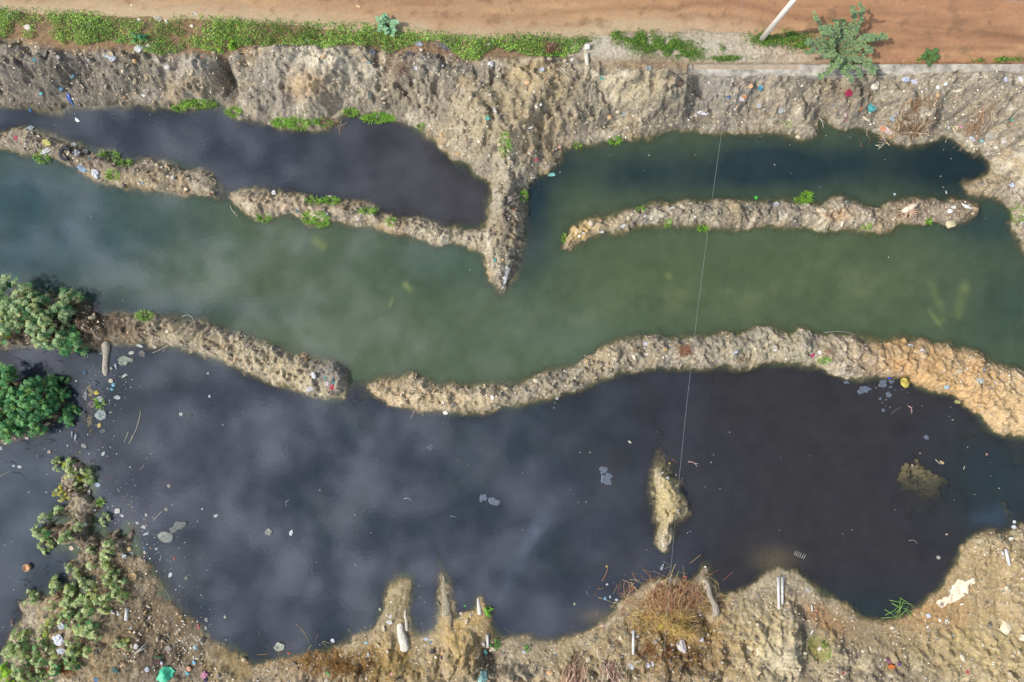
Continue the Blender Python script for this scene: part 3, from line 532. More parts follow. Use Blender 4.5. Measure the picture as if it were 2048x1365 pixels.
# palmate leaf with seven pointed lobes
def palm():
    V = [(0, 0, 0)]; A = [-140, -95, -48, 0, 48, 95, 140]; Rr = [.62, .82, .95, 1.05, .95, .82, .62]
    for i, (a, r) in enumerate(zip(A, Rr)):
        if i == 0: V.append((.30*math.cos(R(a-24)), .30*math.sin(R(a-24)), -.02))
        V.append((r*math.cos(R(a)), r*math.sin(R(a)), -.22*r*r))
        V.append((.44*math.cos(R(a+23)), .44*math.sin(R(a+23)), .02))
    return np.array(V), np.array([[0, i, i+1] for i in range(1, len(V)-1)])
PV, PF = palm()
def castor(u, v, rad, h, label, tone, n=None, leaf=.16, hole=.0, asp=1.0, rot=0, name='leafy_bush'):
    sparse = tone[0] == DUSTY[0] or tone[-1] == DUSTY[-1] or v > 900
    asp = asp*rnd.uniform(.6, 1.0) if sparse else asp; rot = rnd.uniform(0, 180) if sparse else rot
    b = G(u, v); base = empty(name, b); rm = rad*PX*.94
    rm *= 1.12; rm *= (1.12 if sparse else 1); n = n or int((3.6 if sparse else 8.5)*(rm/leaf)**2*asp)+12
    pts = []; br = []
    nb = max(6, int(n/(9 if sparse else 11))); cl_ = []
    for i in range(nb):
        t = rnd.random()*6.283; r = rm*math.sqrt(rnd.random())*.95
        px, py = r*math.cos(t), r*math.sin(t)*asp; px, py = px*math.cos(R(rot))-py*math.sin(R(rot)), px*math.sin(R(rot))+py*math.cos(R(rot))
        hz_ = h*(.55+.55*(1-(r/rm)**2)+.25*(rnd.random()-.5)); cl_.append((px, py, hz_))
        br.append(tube([(0, 0, -.05), (px*.35, py*.35, hz_*.45), (px, py, hz_-.03)], [.022, .014, .007], 5))
    M = np.zeros((n, 3, 3)); T = np.zeros((n, 3)); S = np.zeros(n)
    V = np.zeros((n, len(PV), 3)); cols = np.zeros((n, 3))
    for i in range(n):
        c = cl_[i % nb]; j = i//nb; a = rnd.random()*6.283; top = j < 3
        dr = leaf*(.25 if top else .35+1.05*rnd.random()); sz = leaf*((.45 if top else .7)+.55*rnd.random())
        p = Vector((c[0]+dr*math.cos(a), c[1]+dr*math.sin(a), c[2]-(.0 if top else .1+.25*rnd.random()*h)))
        til = R(rnd.uniform(8, 45)); Mx = Matrix.Rotation(a, 3, 'Z') @ Matrix.Rotation(til, 3, 'Y') @ Matrix.Rotation(R(rnd.uniform(-25, 25)), 3, 'X')
        V[i] = PV @ (np.array(Mx).T)*sz+np.array(p)
        base_c = tone[rnd.randrange(len(tone))] if not top else tone[0]
        cols[i] = np.array(lin(base_c))*(.75+.5*rnd.random())
    Fc = PF[None]+np.arange(n)[:, None, None]*len(PV)
    mesh_np('foliage', V.reshape(-1, 3), Fc.reshape(-1, 3), M_leaf, np.repeat(cols, len(PV), 0), False, base)
    mk('stem', *merge(br), mat((120,92,72), .8), base)
    return tag(base, label, 'bush', 'broad leaved bushes growing in and beside the ponds')
PALE = [(166,186,132),(130,164,104),(96,142,84),(76,124,72),(180,186,120)]
FRESH = [(112,166,98),(84,146,84),(60,120,70),(72,134,84),(130,168,84)]
DUSTY = [(184,196,136),(156,178,106),(124,150,80),(172,178,96),(104,134,72)]
for a in [
 (40,610,46,1.0,'tall pale green bush at the left edge beside the channel',PALE),
 (78,628,36,.9,'pale dusty green bush with star leaves right of the tallest one',PALE),
 (18,650,34,.8,'low bush with yellowing leaves at the left edge above the dark water',PALE+[(190,180,60)]),
 (142,612,26,.8,'small isolated pale bush reaching over the green channel water',PALE),
 (110,655,38,.9,'pale bush with reddish stems beside the left end of the berm',PALE),
 (150,680,28,.7,'green bush at the end of the berm beside the grey log',FRESH+PALE[:2]),
 (30,775,48,1.0,'big fresh green bush at the left edge on the dark islet',FRESH),
 (75,800,44,.95,'fresh green bush in the middle of the dark islet',FRESH),
 (22,835,46,.9,'bushy green plant on the lower left side of the dark islet',FRESH),
 (70,838,28,.8,'small green bush on the lower side of the dark islet',FRESH),
 (118,765,15,.5,'tiny green sprig at the upper right of the dark islet',FRESH),
 (120,792,20,.6,'small green plant on the right side of the dark islet',FRESH),
 (145,832,18,.35,'small dull green plant standing among debris in the water',FRESH),
 (165,945,28,.45,'olive green low bush above the debris strip in the pond',DUSTY+[(170,170,60)]),
 (122,930,13,.35,'tiny sprig left of the olive bush in the pond',DUSTY),
 (130,988,17,.35,'small plant with yellow leaves in the shallow pond',[(200,190,80)]+DUSTY),
 (108,1048,28,.7,'pale bush with a dark shadow standing alone by the left pond',DUSTY+FRESH[:2]),
 (145,1068,22,.45,'grey green bush right of the lone pale bush',DUSTY),
 (90,1085,16,.35,'small dusty plant at the water edge of the left pond',DUSTY),
 (200,1115,26,.45,'dusty bush in the middle of the littered strip',DUSTY),
 (155,1145,20,.4,'yellow green bush at the water edge below the littered strip',DUSTY+[(176,180,90)]),
 (222,1150,22,.4,'small green bush left of the half sunk bucket',DUSTY),
 (245,1165,24,.5,'green bush casting a dark shadow below the bucket',DUSTY+FRESH[:1]),
 (120,1192,30,.45,'pale bush reaching out over the left pond',DUSTY),
 (65,1195,16,.3,'thin sprig over the water of the left pond',DUSTY),
 (170,1195,32,.5,'broad dusty bush in the row above the white tube',DUSTY),
 (222,1195,26,.5,'greyish bush left of the white plastic tube',DUSTY),
 (150,1225,26,.45,'dusty bush near a red plant below the row of bushes',DUSTY+FRESH[:1]),
 (100,1250,18,.4,'small yellow green bush at the left pond shore',[(170,190,70)]+DUSTY),
 (190,1250,30,.5,'green bush lying across the brown earth near the bottom left',DUSTY+FRESH[:2]),
 (170,1290,28,.5,'drooping bush left of the light streaky rubbish',DUSTY),
 (250,1285,18,.35,'small pale bush below the white plastic tube',DUSTY),
 (40,1290,30,.5,'dusty bush at the bottom left shore',DUSTY),
 (75,1320,42,.6,'large grey green bush in the bottom left corner',DUSTY+FRESH[:1]),
 (125,1318,34,.6,'bright green bush next to the crumpled white cloth',DUSTY+FRESH),
 (60,1345,34,.5,'wide bush at the very bottom left',DUSTY+FRESH[:2]),
 (25,1345,20,.45,'lime green small bush at the bottom left corner',[(170,210,60),(140,190,60)]),
 (222,1090,14,.3,'tiny green weed beside dark rubbish on the strip',DUSTY),
 (212,1038,9,.25,'tiny floating green weed in the inlet by the strip',DUSTY),
]:
    castor(*a, leaf=(.16 if a[2] > 24 else .12))
castor(978,1221,9,.25,'round bright green water plant beside the small grey log',[(120,190,60),(150,210,80)],leaf=.08,n=40)
castor(990,1287,10,.25,'small green plant beside the short white pipe',[(80,140,60),(110,160,70)],leaf=.07,n=34)
castor(1052,1296,8,.2,'small bright green weed on the bottom bank',[(80,160,60),(110,170,70)],leaf=.06,n=26)
castor(320,1309,9,.2,'small dark green weed above the turquoise sheet',[(60,110,80),(70,130,80)],leaf=.06,n=24)
castor(72,1010,1.2,.1,'tiny seedling afloat on the left pond',[(150,180,90)],leaf=.04,n=8) if False else None
castor(453,95,20,.35,'yellow green weed at the head of the dark gully',[(150,190,60),(120,170,60)],leaf=.08,n=90)
castor(282,78,14,.35,'bluish green weed in the creeping weed strip',[(90,160,110),(110,170,80)],leaf=.08,n=60)

# feathery tree and feathery shrub
def feathery(u, v, rm, h, label, nb, cat, name, tones, h0=1.25):
    b = G(u, v); base = empty(name, b); br = []; X_ = []
    for i in range(nb):
        a = 6.283*i/nb+rnd.uniform(-.25, .25); ln = rm*rnd.uniform(.5, 1.12); up = h*rnd.uniform(.45, 1.05); P0 = []
        for j in range(9):
            t = j/8; w = .16*math.sin(3*t+i)*t; r = ln*t
            P0.append((r*math.cos(a+w), r*math.sin(a+w), up*math.sin(min(t*1.9, 1.9))*.95+.02*rnd.random()))
        br.append(tube(P0, [.022*(1-.85*j/8) for j in range(9)], 5))
        for j in range(1, 9):
            for s_ in range(5 if rm > 1 else 4):
                f = rnd.random(); q0 = Vector(P0[j-1]).lerp(Vector(P0[j]), f); sa = a+rnd.choice((-1, 1))*rnd.uniform(.3, 1.3); sl_ = rnd.uniform(.08, .25)*(1.15-.45*j/8)*min(1, rm/1.3+.12)
                dr_ = Vector((math.cos(sa), math.sin(sa), rnd.uniform(-.5, .5)))
                for m_ in range(13):
                    X_.append((*(q0+dr_*sl_*(m_+.5)/13), sa+(1.4 if m_ % 2 else -1.4)*.8))
    X_ = np.array(X_); n = len(X_); ca, sa = np.cos(X_[:, 3]), np.sin(X_[:, 3]); l_ = .050+.03*rng.rand(n); w_ = .010+.006*rng.rand(n); dz = (rng.rand(n)-.5)*.03
    o_ = X_[:, :3]; d_ = np.stack([ca, sa, dz*10], 1)*l_[:, None]; w3 = np.stack([-sa, ca, dz*10], 1)*w_[:, None]
    V = np.stack([o_-w3, o_+w3, o_+d_+w3*.6, o_+d_-w3*.6], 1).reshape(-1, 3)
    tc_ = np.array([lin(c) for c in tones]); zt = np.clip(X_[:, 2]/max(h, .1), 0, 1)
    cs = tc_[rng.choice(len(tc_), n)]*(.75+.5*rng.rand(n, 1))
    mesh_np('foliage', V, np.arange(4*n).reshape(n, 4), M_leaf, np.repeat(cs, 4, 0), False, base)
    mk('branches', *merge(br), mat((120,110,80), .8), base)
    return tag(base, label, cat)
feathery(1672, 106, 1.50, .95, 'feathery blue green thorn tree sprawling over the concrete wall', 22, 'tree', 'thorn_tree', [(130,158,118),(108,138,104),(146,168,112),(94,122,92),(156,176,104)])
feathery(778, 58, .40, .45, 'small pale blue green feathery shrub in the weed strip', 16, 'shrub', 'feathery_shrub', [(150,196,150),(130,176,140),(170,210,150)])
feathery(1857, 116, .30, .25, 'small dark green shrub on the road edge above the wall', 6, 'shrub', 'feathery_shrub', [(84,120,70),(100,136,76)])

# grass tufts at the water's edge
def tuft(u, v, ru, rv, label, n=160, h=.22, cols=((122,170,50),(150,190,70),(90,140,50)), wet=False, group='grass tufts along the water edges'):
    b = G(u, v); r = np.sqrt(rng.rand(n)); t = rng.rand(n)*6.283; x = r*np.cos(t)*ru*PX; y = r*np.sin(t)*rv*PX
    z = np.maximum(hgt(x+b.x, y+b.y), 0)-b.z
    a = np.arctan2(y, x)+(rng.rand(n)-.5)*2.2; ln = h*(.5+.8*rng.rand(n)); w = .006+.006*rng.rand(n); V = []
    d = np.stack([np.cos(a), np.sin(a)], 1); nn = np.stack([-np.sin(a), np.cos(a)], 1)
    def pt(f, up, sd): return np.stack([x+d[:, 0]*ln*f+nn[:, 0]*w*sd, y+d[:, 1]*ln*f+nn[:, 1]*w*sd, z+ln*up], 1)
    V = np.stack([pt(0, 0, 1), pt(0, 0, -1), pt(.3, .55, -1), pt(.3, .55, 1), pt(.95, .6, -.1), pt(.95, .6, .1)], 1).reshape(-1, 3)
    F0 = np.array([[0, 1, 2, 3], [3, 2, 4, 5]]); Fc = F0[None]+np.arange(n)[:, None, None]*6
    c = np.array([lin(q) for q in cols]); cs = c[rng.choice(len(c), n)]*(.75+.5*rng.rand(n, 1))
    o = mesh_np('moss_patch' if h < .1 else 'grass_tuft', V, Fc.reshape(-1, 4), M_leaf, np.repeat(cs, 6, 0), False); o.location = b
    return tag(o, label, 'moss' if h < .1 else 'grass', group if h > .1 else None, 'stuff' if h < .1 else None)
for a in [
 (618,438,11,9,'small bright green grass tuft on the berm below the dark pond, left of its twin',150),
 (643,441,15,12,'larger bright green grass tuft on the berm below the dark pond, right of its twin',260),
 (530,437,14,7,'dull green tuft at the channel side near the berm gap',110),
 (88,317,16,9,'grass tuft hanging over the channel at the far left berm',140),
 (398,209,34,6,'long band of vivid grass along the foot of the north bank',420),
 (360,218,16,5,'thin dull grass left of the vivid band at the north bank foot',110),
 (470,226,16,7,'grass at the pond side right of the dark gully',150),
 (565,247,20,7,'bright grass clump under the bank, left of three',260),
 (597,248,26,9,'bright grass clump under the bank, middle of three',360),
 (648,247,18,6,'bright grass clump under the bank, right of three',180),
 (703,226,14,6,'grass clump beside the dark notch in the north bank',150),
 (758,238,34,8,'wide vivid grass clump right of the dark notch',440),
 (842,254,6,4,'tiny grass tuft on the sandy shore of the dark pond',40),
 (224,312,16,8,'dull green tuft on the pond side of the first berm',130),
 (252,328,14,6,'green tuft beside debris on the first berm',100),
 (228,352,14,7,'green tuft beside the white sack',120),
 (628,402,14,6,'dull grass on the pond side of the second berm',110),
 (662,402,18,6,'dark green grass beside a white scrap on the second berm',130),
 (735,423,16,5,'grass on the pond side of the thin berm',120),
 (782,444,7,7,'narrow tuft on the thin berm',60),
 (378,1180,1,1,'x',1),
 (1230,283,12,5,'bright tuft at the foot of the bank beside the teal water',110),
 (1155,291,7,3,'dull tuft at the left end of the teal pond',40),
 (1010,292,10,18,'thin green grass growing on the spit of rubble',150),
 (1047,393,6,8,'green tuft on the right side of the rubble spit',90),
 (1130,478,3,8,'narrow tuft at the tip of the curved berm',40),
 (1281,420,6,4,'tiny tuft on the curved berm',40),
 (1612,395,10,9,'round olive tuft on the teal side of the long berm',150),
 (1600,402,12,6,'dull tuft left of the round olive one on the long berm',70),
 (1856,445,6,3,'tiny bright green weed at the channel side of the long berm',60),
 (1731,455,7,4,'tiny dull tuft at the lower edge of the long berm',50),
 (1405,458,9,5,'yellowish grass hanging over the channel from the long berm',70),
 (1335,447,5,5,'small yellow tuft below the curved berm',50),
 (290,632,16,8,'brown green tuft on the channel side of the lower berm',150),
 (1648,722,9,4,'bright green weed beside orange earth on the right berm',70),
 (200,806,10,9,'yellow flowered weed on the debris in the pond',90),
 (204,1004,5,5,'small round green weed afloat beside the strip',50),
 (1880,408,1,1,'x',1),
 (1640,1298,18,22,'yellow green moss patch on the bottom bank',260),
 (2035,430,10,16,'thin grass on the right hand shore',90),
 (1575,250,10,8,'faint green growth on the grey bank face',60),
 (440,1268,1,1,'x',1),
]:
    if a[4] != 'x': tuft(*a, h=.05 if 'moss' in a[4] or 'faint' in a[4] else .15)
# ---------------------------------------------------------------- concrete wall, buried pipe, pole, wires
def grid_top(u0, u1, v0f, v1f, z, du=6, nv=7):
    us = np.arange(u0, u1+1, du); V = []; Fc = []
    for i, u in enumerate(us):
        for j in range(nv):
            t = j/(nv-1); v = v0f(u)*(1-t)+v1f(u)*t; x, y = P(u, v, z)
            V.append((x, y, z+.012*mnoise.noise(Vector((x*2, y*4, 0)))+.008*mnoise.noise(Vector((x*9, y*9, 3)))))
    n = len(us)
    for i in range(n-1):
        for j in range(nv-1): Fc.append((i*nv+j+1, (i+1)*nv+j+1, (i+1)*nv+j, i*nv+j))
    o = len(V)
    for i in range(n): V.append((V[i*nv][0], V[i*nv][1], z-.8)); V.append((V[i*nv+nv-1][0], V[i*nv+nv-1][1]-.02, z-.8))
    for i in range(n-1):
        Fc.append((i*nv, (i+1)*nv, o+2*i+2, o+2*i)); Fc.append((i*nv+nv-1, o+2*i+1, o+2*i+3, (i+1)*nv+nv-1))
    Fc.append(tuple([o]+[j for j in range(nv)][::1]+[o+1])); Fc.append(tuple([o+2*n-1]+[(n-1)*nv+j for j in range(nv-1, -1, -1)]+[o+2*n-2]))
    return V, Fc
M_conc = mat((172,164,148), .9, 1, .38, 2.6)
wob = lambda u, a, s: a*mnoise.noise(Vector((u*.02, s, 0)))+a*.5*mnoise.noise(Vector((u*.09, s, 2)))
V, Fc = grid_top(1376, 2500, lambda u: 128.5+wob(u, 1.0, 1), lambda u: 147.5+(0 if u > 1560 else 1.5)+wob(u, 10.0, 5)-min(8, max(0, (1420-u)*.2)), 1.335)
wl = empty('retaining_wall', (*P(1712, 139, 0), 0)); w_ = mk('wall_body', V, Fc, M_conc, wl, True); w_.location = -Vector(wl.location)
V, Fc = grid_top(1384, 1600, lambda u: 129.5, lambda u: 139+wob(u, 1, 9), 1.343); w_ = mk('smooth_cap', V, Fc, mat((168,150,126), .9, 1, .12, 3), wl, True); w_.location = -Vector(wl.location)
tag(wl, 'long low concrete retaining wall with crumbling pale top beside the dirt road', 'wall')
def wtube(name, pts, rad, m, label, cat, seg_=8, group=None, cap=True, parent=None):
    b = Vector(pts[0]); V, Fc = tube([Vector(p)-b for p in pts], rad, seg_, cap); o = mk(name, V, Fc, m, parent, True, b)
    return tag(o, label, cat, group) if parent is None else o
def G3(u, v, dz=0): p = G(u, v); return Vector((p.x, p.y, p.z+dz))
def wallside(u, v, z): return Vector((*P(u, v, z), z))
wtube('buried_pipe', [wallside(1690, 151, 1.16), wallside(1715, 155, 1.18), wallside(1760, 153.5, 1.19), wallside(1830, 153, 1.19), wallside(1880, 153.5, 1.15)], [.03, .05, .05, .045, .02], mat((176,170,152), .8), 'grey pipe half buried along the foot of the concrete wall', 'pipe')
def slab(u, v, su, sv, h, m, rot=0, jit=.12, dz=0.0, seed=1):
    r = random.Random(seed); b = bmesh.new(); bmesh.ops.create_cube(b, size=1); bmesh.ops.subdivide_edges(b, edges=b.edges[:], cuts=2, use_grid_fill=True)
    for q in b.verts: q.co = Vector((q.co.x*su*PX, q.co.y*sv*PX, q.co.z*h+h*.4)); n_ = mnoise.noise_vector(q.co*7+Vector((seed*3.1, 0, 0))); q.co += Vector((n_.x*su*PX, n_.y*sv*PX, n_.z*h))*jit
    bmesh.ops.bevel(b, geom=b.edges[:], offset=min(su*PX, sv*PX, h)*.03, segments=1, affect='EDGES') if False else None
    V = [q.co.copy() for q in b.verts]; Fc = [[q.index for q in f.verts] for f in b.faces]; b.free()
    Mx = Matrix.Rotation(R(rot), 3, 'Z'); return [Mx @ q for q in V], Fc
def put(name, geo, u, v, m, label, cat, group=None, dz=0.0, fl=False, smooth=True, tilt=0):
    p = G(u, v, fl); o = mk(name, geo[0], geo[1], m, None, smooth, (p.x, p.y, p.z+dz)); tag(o, label, cat, group)
    if tilt: o.rotation_euler = (R(tilt)*.6, R(tilt), 0)
    return o
put('concrete_block', slab(0, 0, 9, 9, .2, None, 5), 1174, 97, mat((226,222,210), .9), 'small square white concrete block on the weedy verge', 'block')
put('concrete_post_stub', slab(0, 0, 7, 24, .16, None, 4, seed=4), 1173, 121, mat((206,198,178), .9), 'short upright strip of pale concrete below the white block', 'block')

# utility pole: base on the verge, rising past the edge of the picture
pb = G(1522, 80); pole = empty('utility_pole', pb)
V, Fc = tube([(0, 0, -.2), (0, 0, 2.4), (0, 0, 4.8)], [.105, .092, .08], 12); mk('concrete_shaft', V, Fc, mat((228,222,206), .8, 1, .1, 5), pole)
V, Fc = tube([(-.45, 0, 4.5), (.45, 0, 4.5)], .045, 6); mk('crossarm', V, Fc, mat((120,120,118), .6), pole)
for xx in (-.4, .4):
    V, Fc = tube([(xx, 0, 4.54), (xx, 0, 4.6), (xx, 0, 4.64), (xx, 0, 4.7)], [.02, .05, .035, .05], 10); mk('insulator', V, Fc, mat((220,220,215), .3), pole)
tag(pole, 'pale round concrete utility pole standing in the grass beside the road', 'pole')
def wireh(v): return 1.46+2.3*((v-700)/950.)**2
a0, a1 = Vector(P(1447, 240, wireh(240))), Vector(P(1340, 1160, wireh(1160)))
dl = (a1-a0)
def wp(t): p = a0+dl*t; return (p.x, p.y, wireh(240+920*t))
wtube('overhead_wire', [wp(-.95+2.5*i/40) for i in range(41)], .0046, mat((140,144,144), .5), 'thin pale overhead wire crossing the ponds from bank to bank', 'wire', 5)
for t, lb in ((-.95, 'grey wooden post carrying the wire beyond the road'), (1.55, 'grey wooden post carrying the wire on the far south bank')):
    p = wp(t); wtube('wooden_post', [(p[0], p[1], .3), (p[0], p[1], p[2]), (p[0], p[1], p[2]+.15)], [.07, .06, .055], mat((130,116,98), .9), lb, 'post')
q0 = Vector((*P(1900, -18, 5.6), 5.6)); q1 = Vector((*P(2120, 20, 5.5), 5.5))
pt = Vector((pb.x+.4, pb.y, pb.z+4.7))
wtube('power_line', [pt, pt.lerp(q0, .5)-Vector((0, 0, .25)), q0, q1, q1+(q1-q0)*1.5], .008, mat((150,150,150), .5), 'grey power line crossing the top right corner above the road', 'wire', 5)

# ---------------------------------------------------------------- shapes for rubbish
def crump(rx, ry, rz, seed, amp=.35, sub=3, freq=2.2):
    b = bmesh.new(); bmesh.ops.create_icosphere(b, subdivisions=sub, radius=1); o = Vector((seed*5.7, seed*2.3, seed))
    for q in b.verts:
        d = q.co.normalized(); n_ = mnoise.noise(d*freq+o)*amp*1.1+abs(mnoise.noise(d*freq*2.3+o))*amp*1.5-.22*amp*2+mnoise.noise(d*freq*5+o)*amp*.5
        q.co = d*(1+n_); q.co = Vector((q.co.x*rx, q.co.y*ry, max(q.co.z, -.5)*rz))
    V = [q.co.copy() for q in b.verts]; Fc = [[q.index for q in f.verts] for f in b.faces]; b.free(); return V, Fc
def sheet(rx, ry, seed, wr=.02, th=.006, irr=.35, n=22, rings=6, rot=0):
    V = []; Fc = []; out = []
    for j in range(n):
        t = 6.2832*j/n; out.append(1+irr*1.6*mnoise.noise(Vector((math.cos(t)*1.1+seed*3.3, math.sin(t)*1.1, seed)))+irr*.8*mnoise.noise(Vector((math.cos(t)*3+seed, math.sin(t)*3, 5))))
    Mx = Matrix.Rotation(R(rot), 3, 'Z')
    for side in (1, 0):
        V.append(Vector((0, 0, side*th+wr*.5)))
        for k in range(1, rings+1):
            for j in range(n):
                t = 6.2832*j/n; r = out[j]*k/rings; p = Mx @ Vector((r*rx*math.cos(t), r*ry*math.sin(t), 0))
                p.z = side*th+wr*(.5+1.2*abs(mnoise.noise(Vector((p.x*9+seed, p.y*9, seed*2))))*1.3)*(1 if k < rings else .6); V.append(p)
    m = 1+rings*n
    for s_ in (0, 1):
        o = s_*m
        for j in range(n):
            a, b = 1+j, 1+(j+1) % n; f = [o, o+a, o+b]; Fc.append(f if s_ == 0 else f[::-1])
            for k in range(rings-1):
                f = [o+a+k*n, o+a+(k+1)*n, o+b+(k+1)*n, o+b+k*n]; Fc.append(f if s_ == 0 else f[::-1])
    for j in range(n):
        a, b = 1+(rings-1)*n+j, 1+(rings-1)*n+(j+1) % n; Fc.append([a, m+a, m+b, b])
    return V, Fc
def lathe(prof, seg_=16):
    V = []; Fc = []
    for r, z in prof:
        for j in range(seg_): t = 6.2832*j/seg_; V.append(Vector((r*math.cos(t), r*math.sin(t), z)))
    for i in range(len(prof)-1):
        for j in range(seg_): Fc.append((i*seg_+j, i*seg_+(j+1) % seg_, (i+1)*seg_+(j+1) % seg_, (i+1)*seg_+j))
    Fc.append(tuple(range(seg_-1, -1, -1))); Fc.append(tuple((len(prof)-1)*seg_+j for j in range(seg_)))
    return V, Fc
cnt = [0]
def bag(u, v, a, b, rot, rgb, label, cat='bag', name='plastic_bag', rz=.4, fl=False, rough=.45, amp=.4, al=1.0, group=None):
    cnt[0] += 1; kk = .66 if fl else .82; rgb = tuple(int(c*.86+18) for c in rgb) if sum(rgb) > 600 else rgb; V, Fc = crump(a*PX*kk, b*PX*kk, min(a, b)*PX*rz*kk, cnt[0], amp); Mx = Matrix.Rotation(R(rot), 3, 'Z')
    g_ = sum(rgb)/3; rgb = tuple(int((c*.78+g_*.20)*(.9 if fl else .97)) for c in rgb)
    return put(name, ([Mx @ q for q in V], Fc), u, v, mat(rgb, rough+.15, al, .38, 16), label, cat, group, min(a, b)*PX*rz*.35, fl, amp < .15)
def film(u, v, a, b, rot, rgb, label, cat='sheet', name='plastic_sheet', wr=.02, fl=False, al=1.0, irr=.35, rough=.4, group=None, th=.006):
    cnt[0] += 1; g_ = sheet(a*PX, b*PX, cnt[0], wr, th, irr, rot=rot)
    if not fl:   # drape over the ground
        p = G(u, v); g_ = ([Vector((q.x, q.y, q.z+float(hgt(p.x+q.x, p.y+q.y))-p.z+.01)) for q in g_[0]], g_[1])
    return put(name, g_, u, v, mat(rgb, rough, al, .12, 11), label, cat, group, .004, fl)
def stone(u, v, a, b, rot, rgb, label, group=None, rz=.6, name='stone', cat='stone', fl=False):
    cnt[0] += 1; V, Fc = crump(a*PX, b*PX, min(a, b)*PX*rz, cnt[0], .28, 2, 1.2); Mx = Matrix.Rotation(R(rot), 3, 'Z')
    return put(name, ([Mx @ q for q in V], Fc), u, v, mat(rgb, .9, 1, .2, 12), label, cat, group, min(a, b)*PX*rz*.2, fl, False)
def stick(u0, v0, u1, v1, r, rgb, label, cat='stick', name='stick', bend=0.1, fl=False, group=None, forks=(), dz=.02, dz2=None):
    A, B = G(u0, v0, fl), G(u1, v1, fl); nr = Vector((-(B-A).y, (B-A).x, 0))*bend; pts = []
    for i in range(7):
        t = i/6; p = A.lerp(B, t)+nr*(4*t*(1-t))*1.0; p.z = max(A.z*(1-t)+B.z*t, 0 if fl else max(float(hgt(p.x, p.y)), 0))+dz*(1-t)+(dz2 if dz2 is not None else dz)*t; pts.append(p)
    geo = [tube([q-pts[0] for q in pts], [r*(1-.45*i/6) for i in range(7)], 6)]
    for (f, ang, ln) in forks:
        q = pts[int(f*6)]-pts[0]; d = (B-A).normalized(); d = Matrix.Rotation(R(ang), 3, 'Z') @ d
        geo.append(tube([q-d*.01, q+d*ln*.5+Vector((0, 0, .02)), q+d*ln], [r*.7, r*.55, r*.3], 5))
    V, Fc = merge(geo); o = mk(name, V, Fc, mat(rgb, .8, 1, .2, 20), None, True, pts[0]); return tag(o, label, cat, group)
def wpipe(u0, v0, u1, v1, r, label, rgb=(206,203,196), cat='pipe', name='plastic_pipe', lift=.03, fl=False):
    A, B = G3(u0, v0), G3(u1, v1); mz_ = max(A.z, B.z, float(hgt(*((A+B)/2)[:2])))
    A.z = max(A.z, mz_-.12)+r*.7+lift; B.z = max(B.z, mz_-.12)+r*.7; d = (B-A); n = 16; a = d.normalized().cross(Vector((0, 0, 1))).normalized(); c = a.cross(d.normalized()); V = []; Fc = []
    for k, (q, rr) in enumerate(((A, r), (B, r), (B, r*.82), (A, r*.82))):
        for j in range(n): t = 6.2832*j/n; V.append(q-A+(a*math.cos(t)+c*math.sin(t))*rr)
    for k in range(4):
        for j in range(n): Fc.append((k*n+j, k*n+(j+1) % n, ((k+1) % 4)*n+(j+1) % n, ((k+1) % 4)*n+j))
    return tag(mk(name, V, Fc, mat(rgb, .45, 1, .16, 9), None, True, A), label, cat)
def bottle(u, v, L_, r, rot, rgb, label, al=.75, cap=(240,240,240), fl=True):
    p = G(u, v, fl); root = empty('bottle', (p.x, p.y, p.z+r*.55)); root.rotation_euler = (R(90), 0, R(rot))
    V, Fc = lathe([(r*.85, 0), (r, .01), (r, L_*.25), (r*.94, L_*.3), (r, L_*.35), (r, L_*.62), (r*.75, L_*.76), (r*.34, L_*.88), (r*.32, L_*.93)], 14); mk('bottle_body', V, Fc, mat(rgb, .2, al, .08, 6), root)
    V, Fc = lathe([(r*.4, L_*.92), (r*.42, L_*.93), (r*.42, L_), (r*.38, L_*1.005)], 12); mk('cap', V, Fc, mat(cap, .4, 1, .03), root)
    return tag(root, label, 'bottle')
GREY = (166,158,142)
# driftwood
def log(u0, v0, u1, v1, w0, w1, rgb, label, h=.5, wob_=.12, name='driftwood_log', zoff=0.0, sunk=0.0):
    A, B = G3(u0, v0), G3(u1, v1); n = 12; cnt[0] += 1; V = []; Fc = []; S = 16; d = (B-A); d.z = 0; a = Vector((-d.y, d.x, 0)).normalized(); b = A.copy(); b.z = 0
    zA, zB = max(A.z, .0)+zoff, max(B.z, .0)+zoff
    for i in range(n+1):
        t = i/n; r = (w0*(1-t)+w1*t)*PX*.5*(1+.25*mnoise.noise(Vector((t*3, cnt[0], 0))))*(1 if 0 < i < n else .6); c = A.lerp(B, t)-b; c.z = zA*(1-t)+zB*t
        c += a*wob_*mnoise.noise(Vector((t*2, cnt[0]*3, 1)))
        for j in range(S):
            th = 6.2832*j/S; rr = r*(1+.22*mnoise.noise(Vector((math.cos(th)*2.4, math.sin(th)*2.4, t*1.1+cnt[0]*7))))
            V.append(c+a*math.cos(th)*rr+Vector((0, 0, math.sin(th)*rr*h*2)))
    for i in range(n):
        for j in range(S): Fc.append((i*S+j, i*S+(j+1) % S, (i+1)*S+(j+1) % S, (i+1)*S+j))
    Fc.append(tuple(range(S-1, -1, -1))); Fc.append(tuple(n*S+j for j in range(S)))
    m = mat(rgb, .85, 1, .35, 5, streak=((7, 1, 4) if abs(d.y) > abs(d.x) else (1, 7, 4)))
    return tag(mk(name, V, Fc, m, None, True, b), label, 'log')
log(213, 682, 211, 752, 15, 9, (170,160,142), 'grey weathered log standing out of the dark pond below the left bush', .4, .05)
log(800, 1246, 811, 1302, 12, 22, (214,206,186), 'broad pale split log lying on the sandy point at the bottom', .35, .05, zoff=.02)
log(811, 1220, 814, 1262, 4, 8, (196,188,168), 'thin white splinter of wood at the water edge above the broad log', .4, .05)
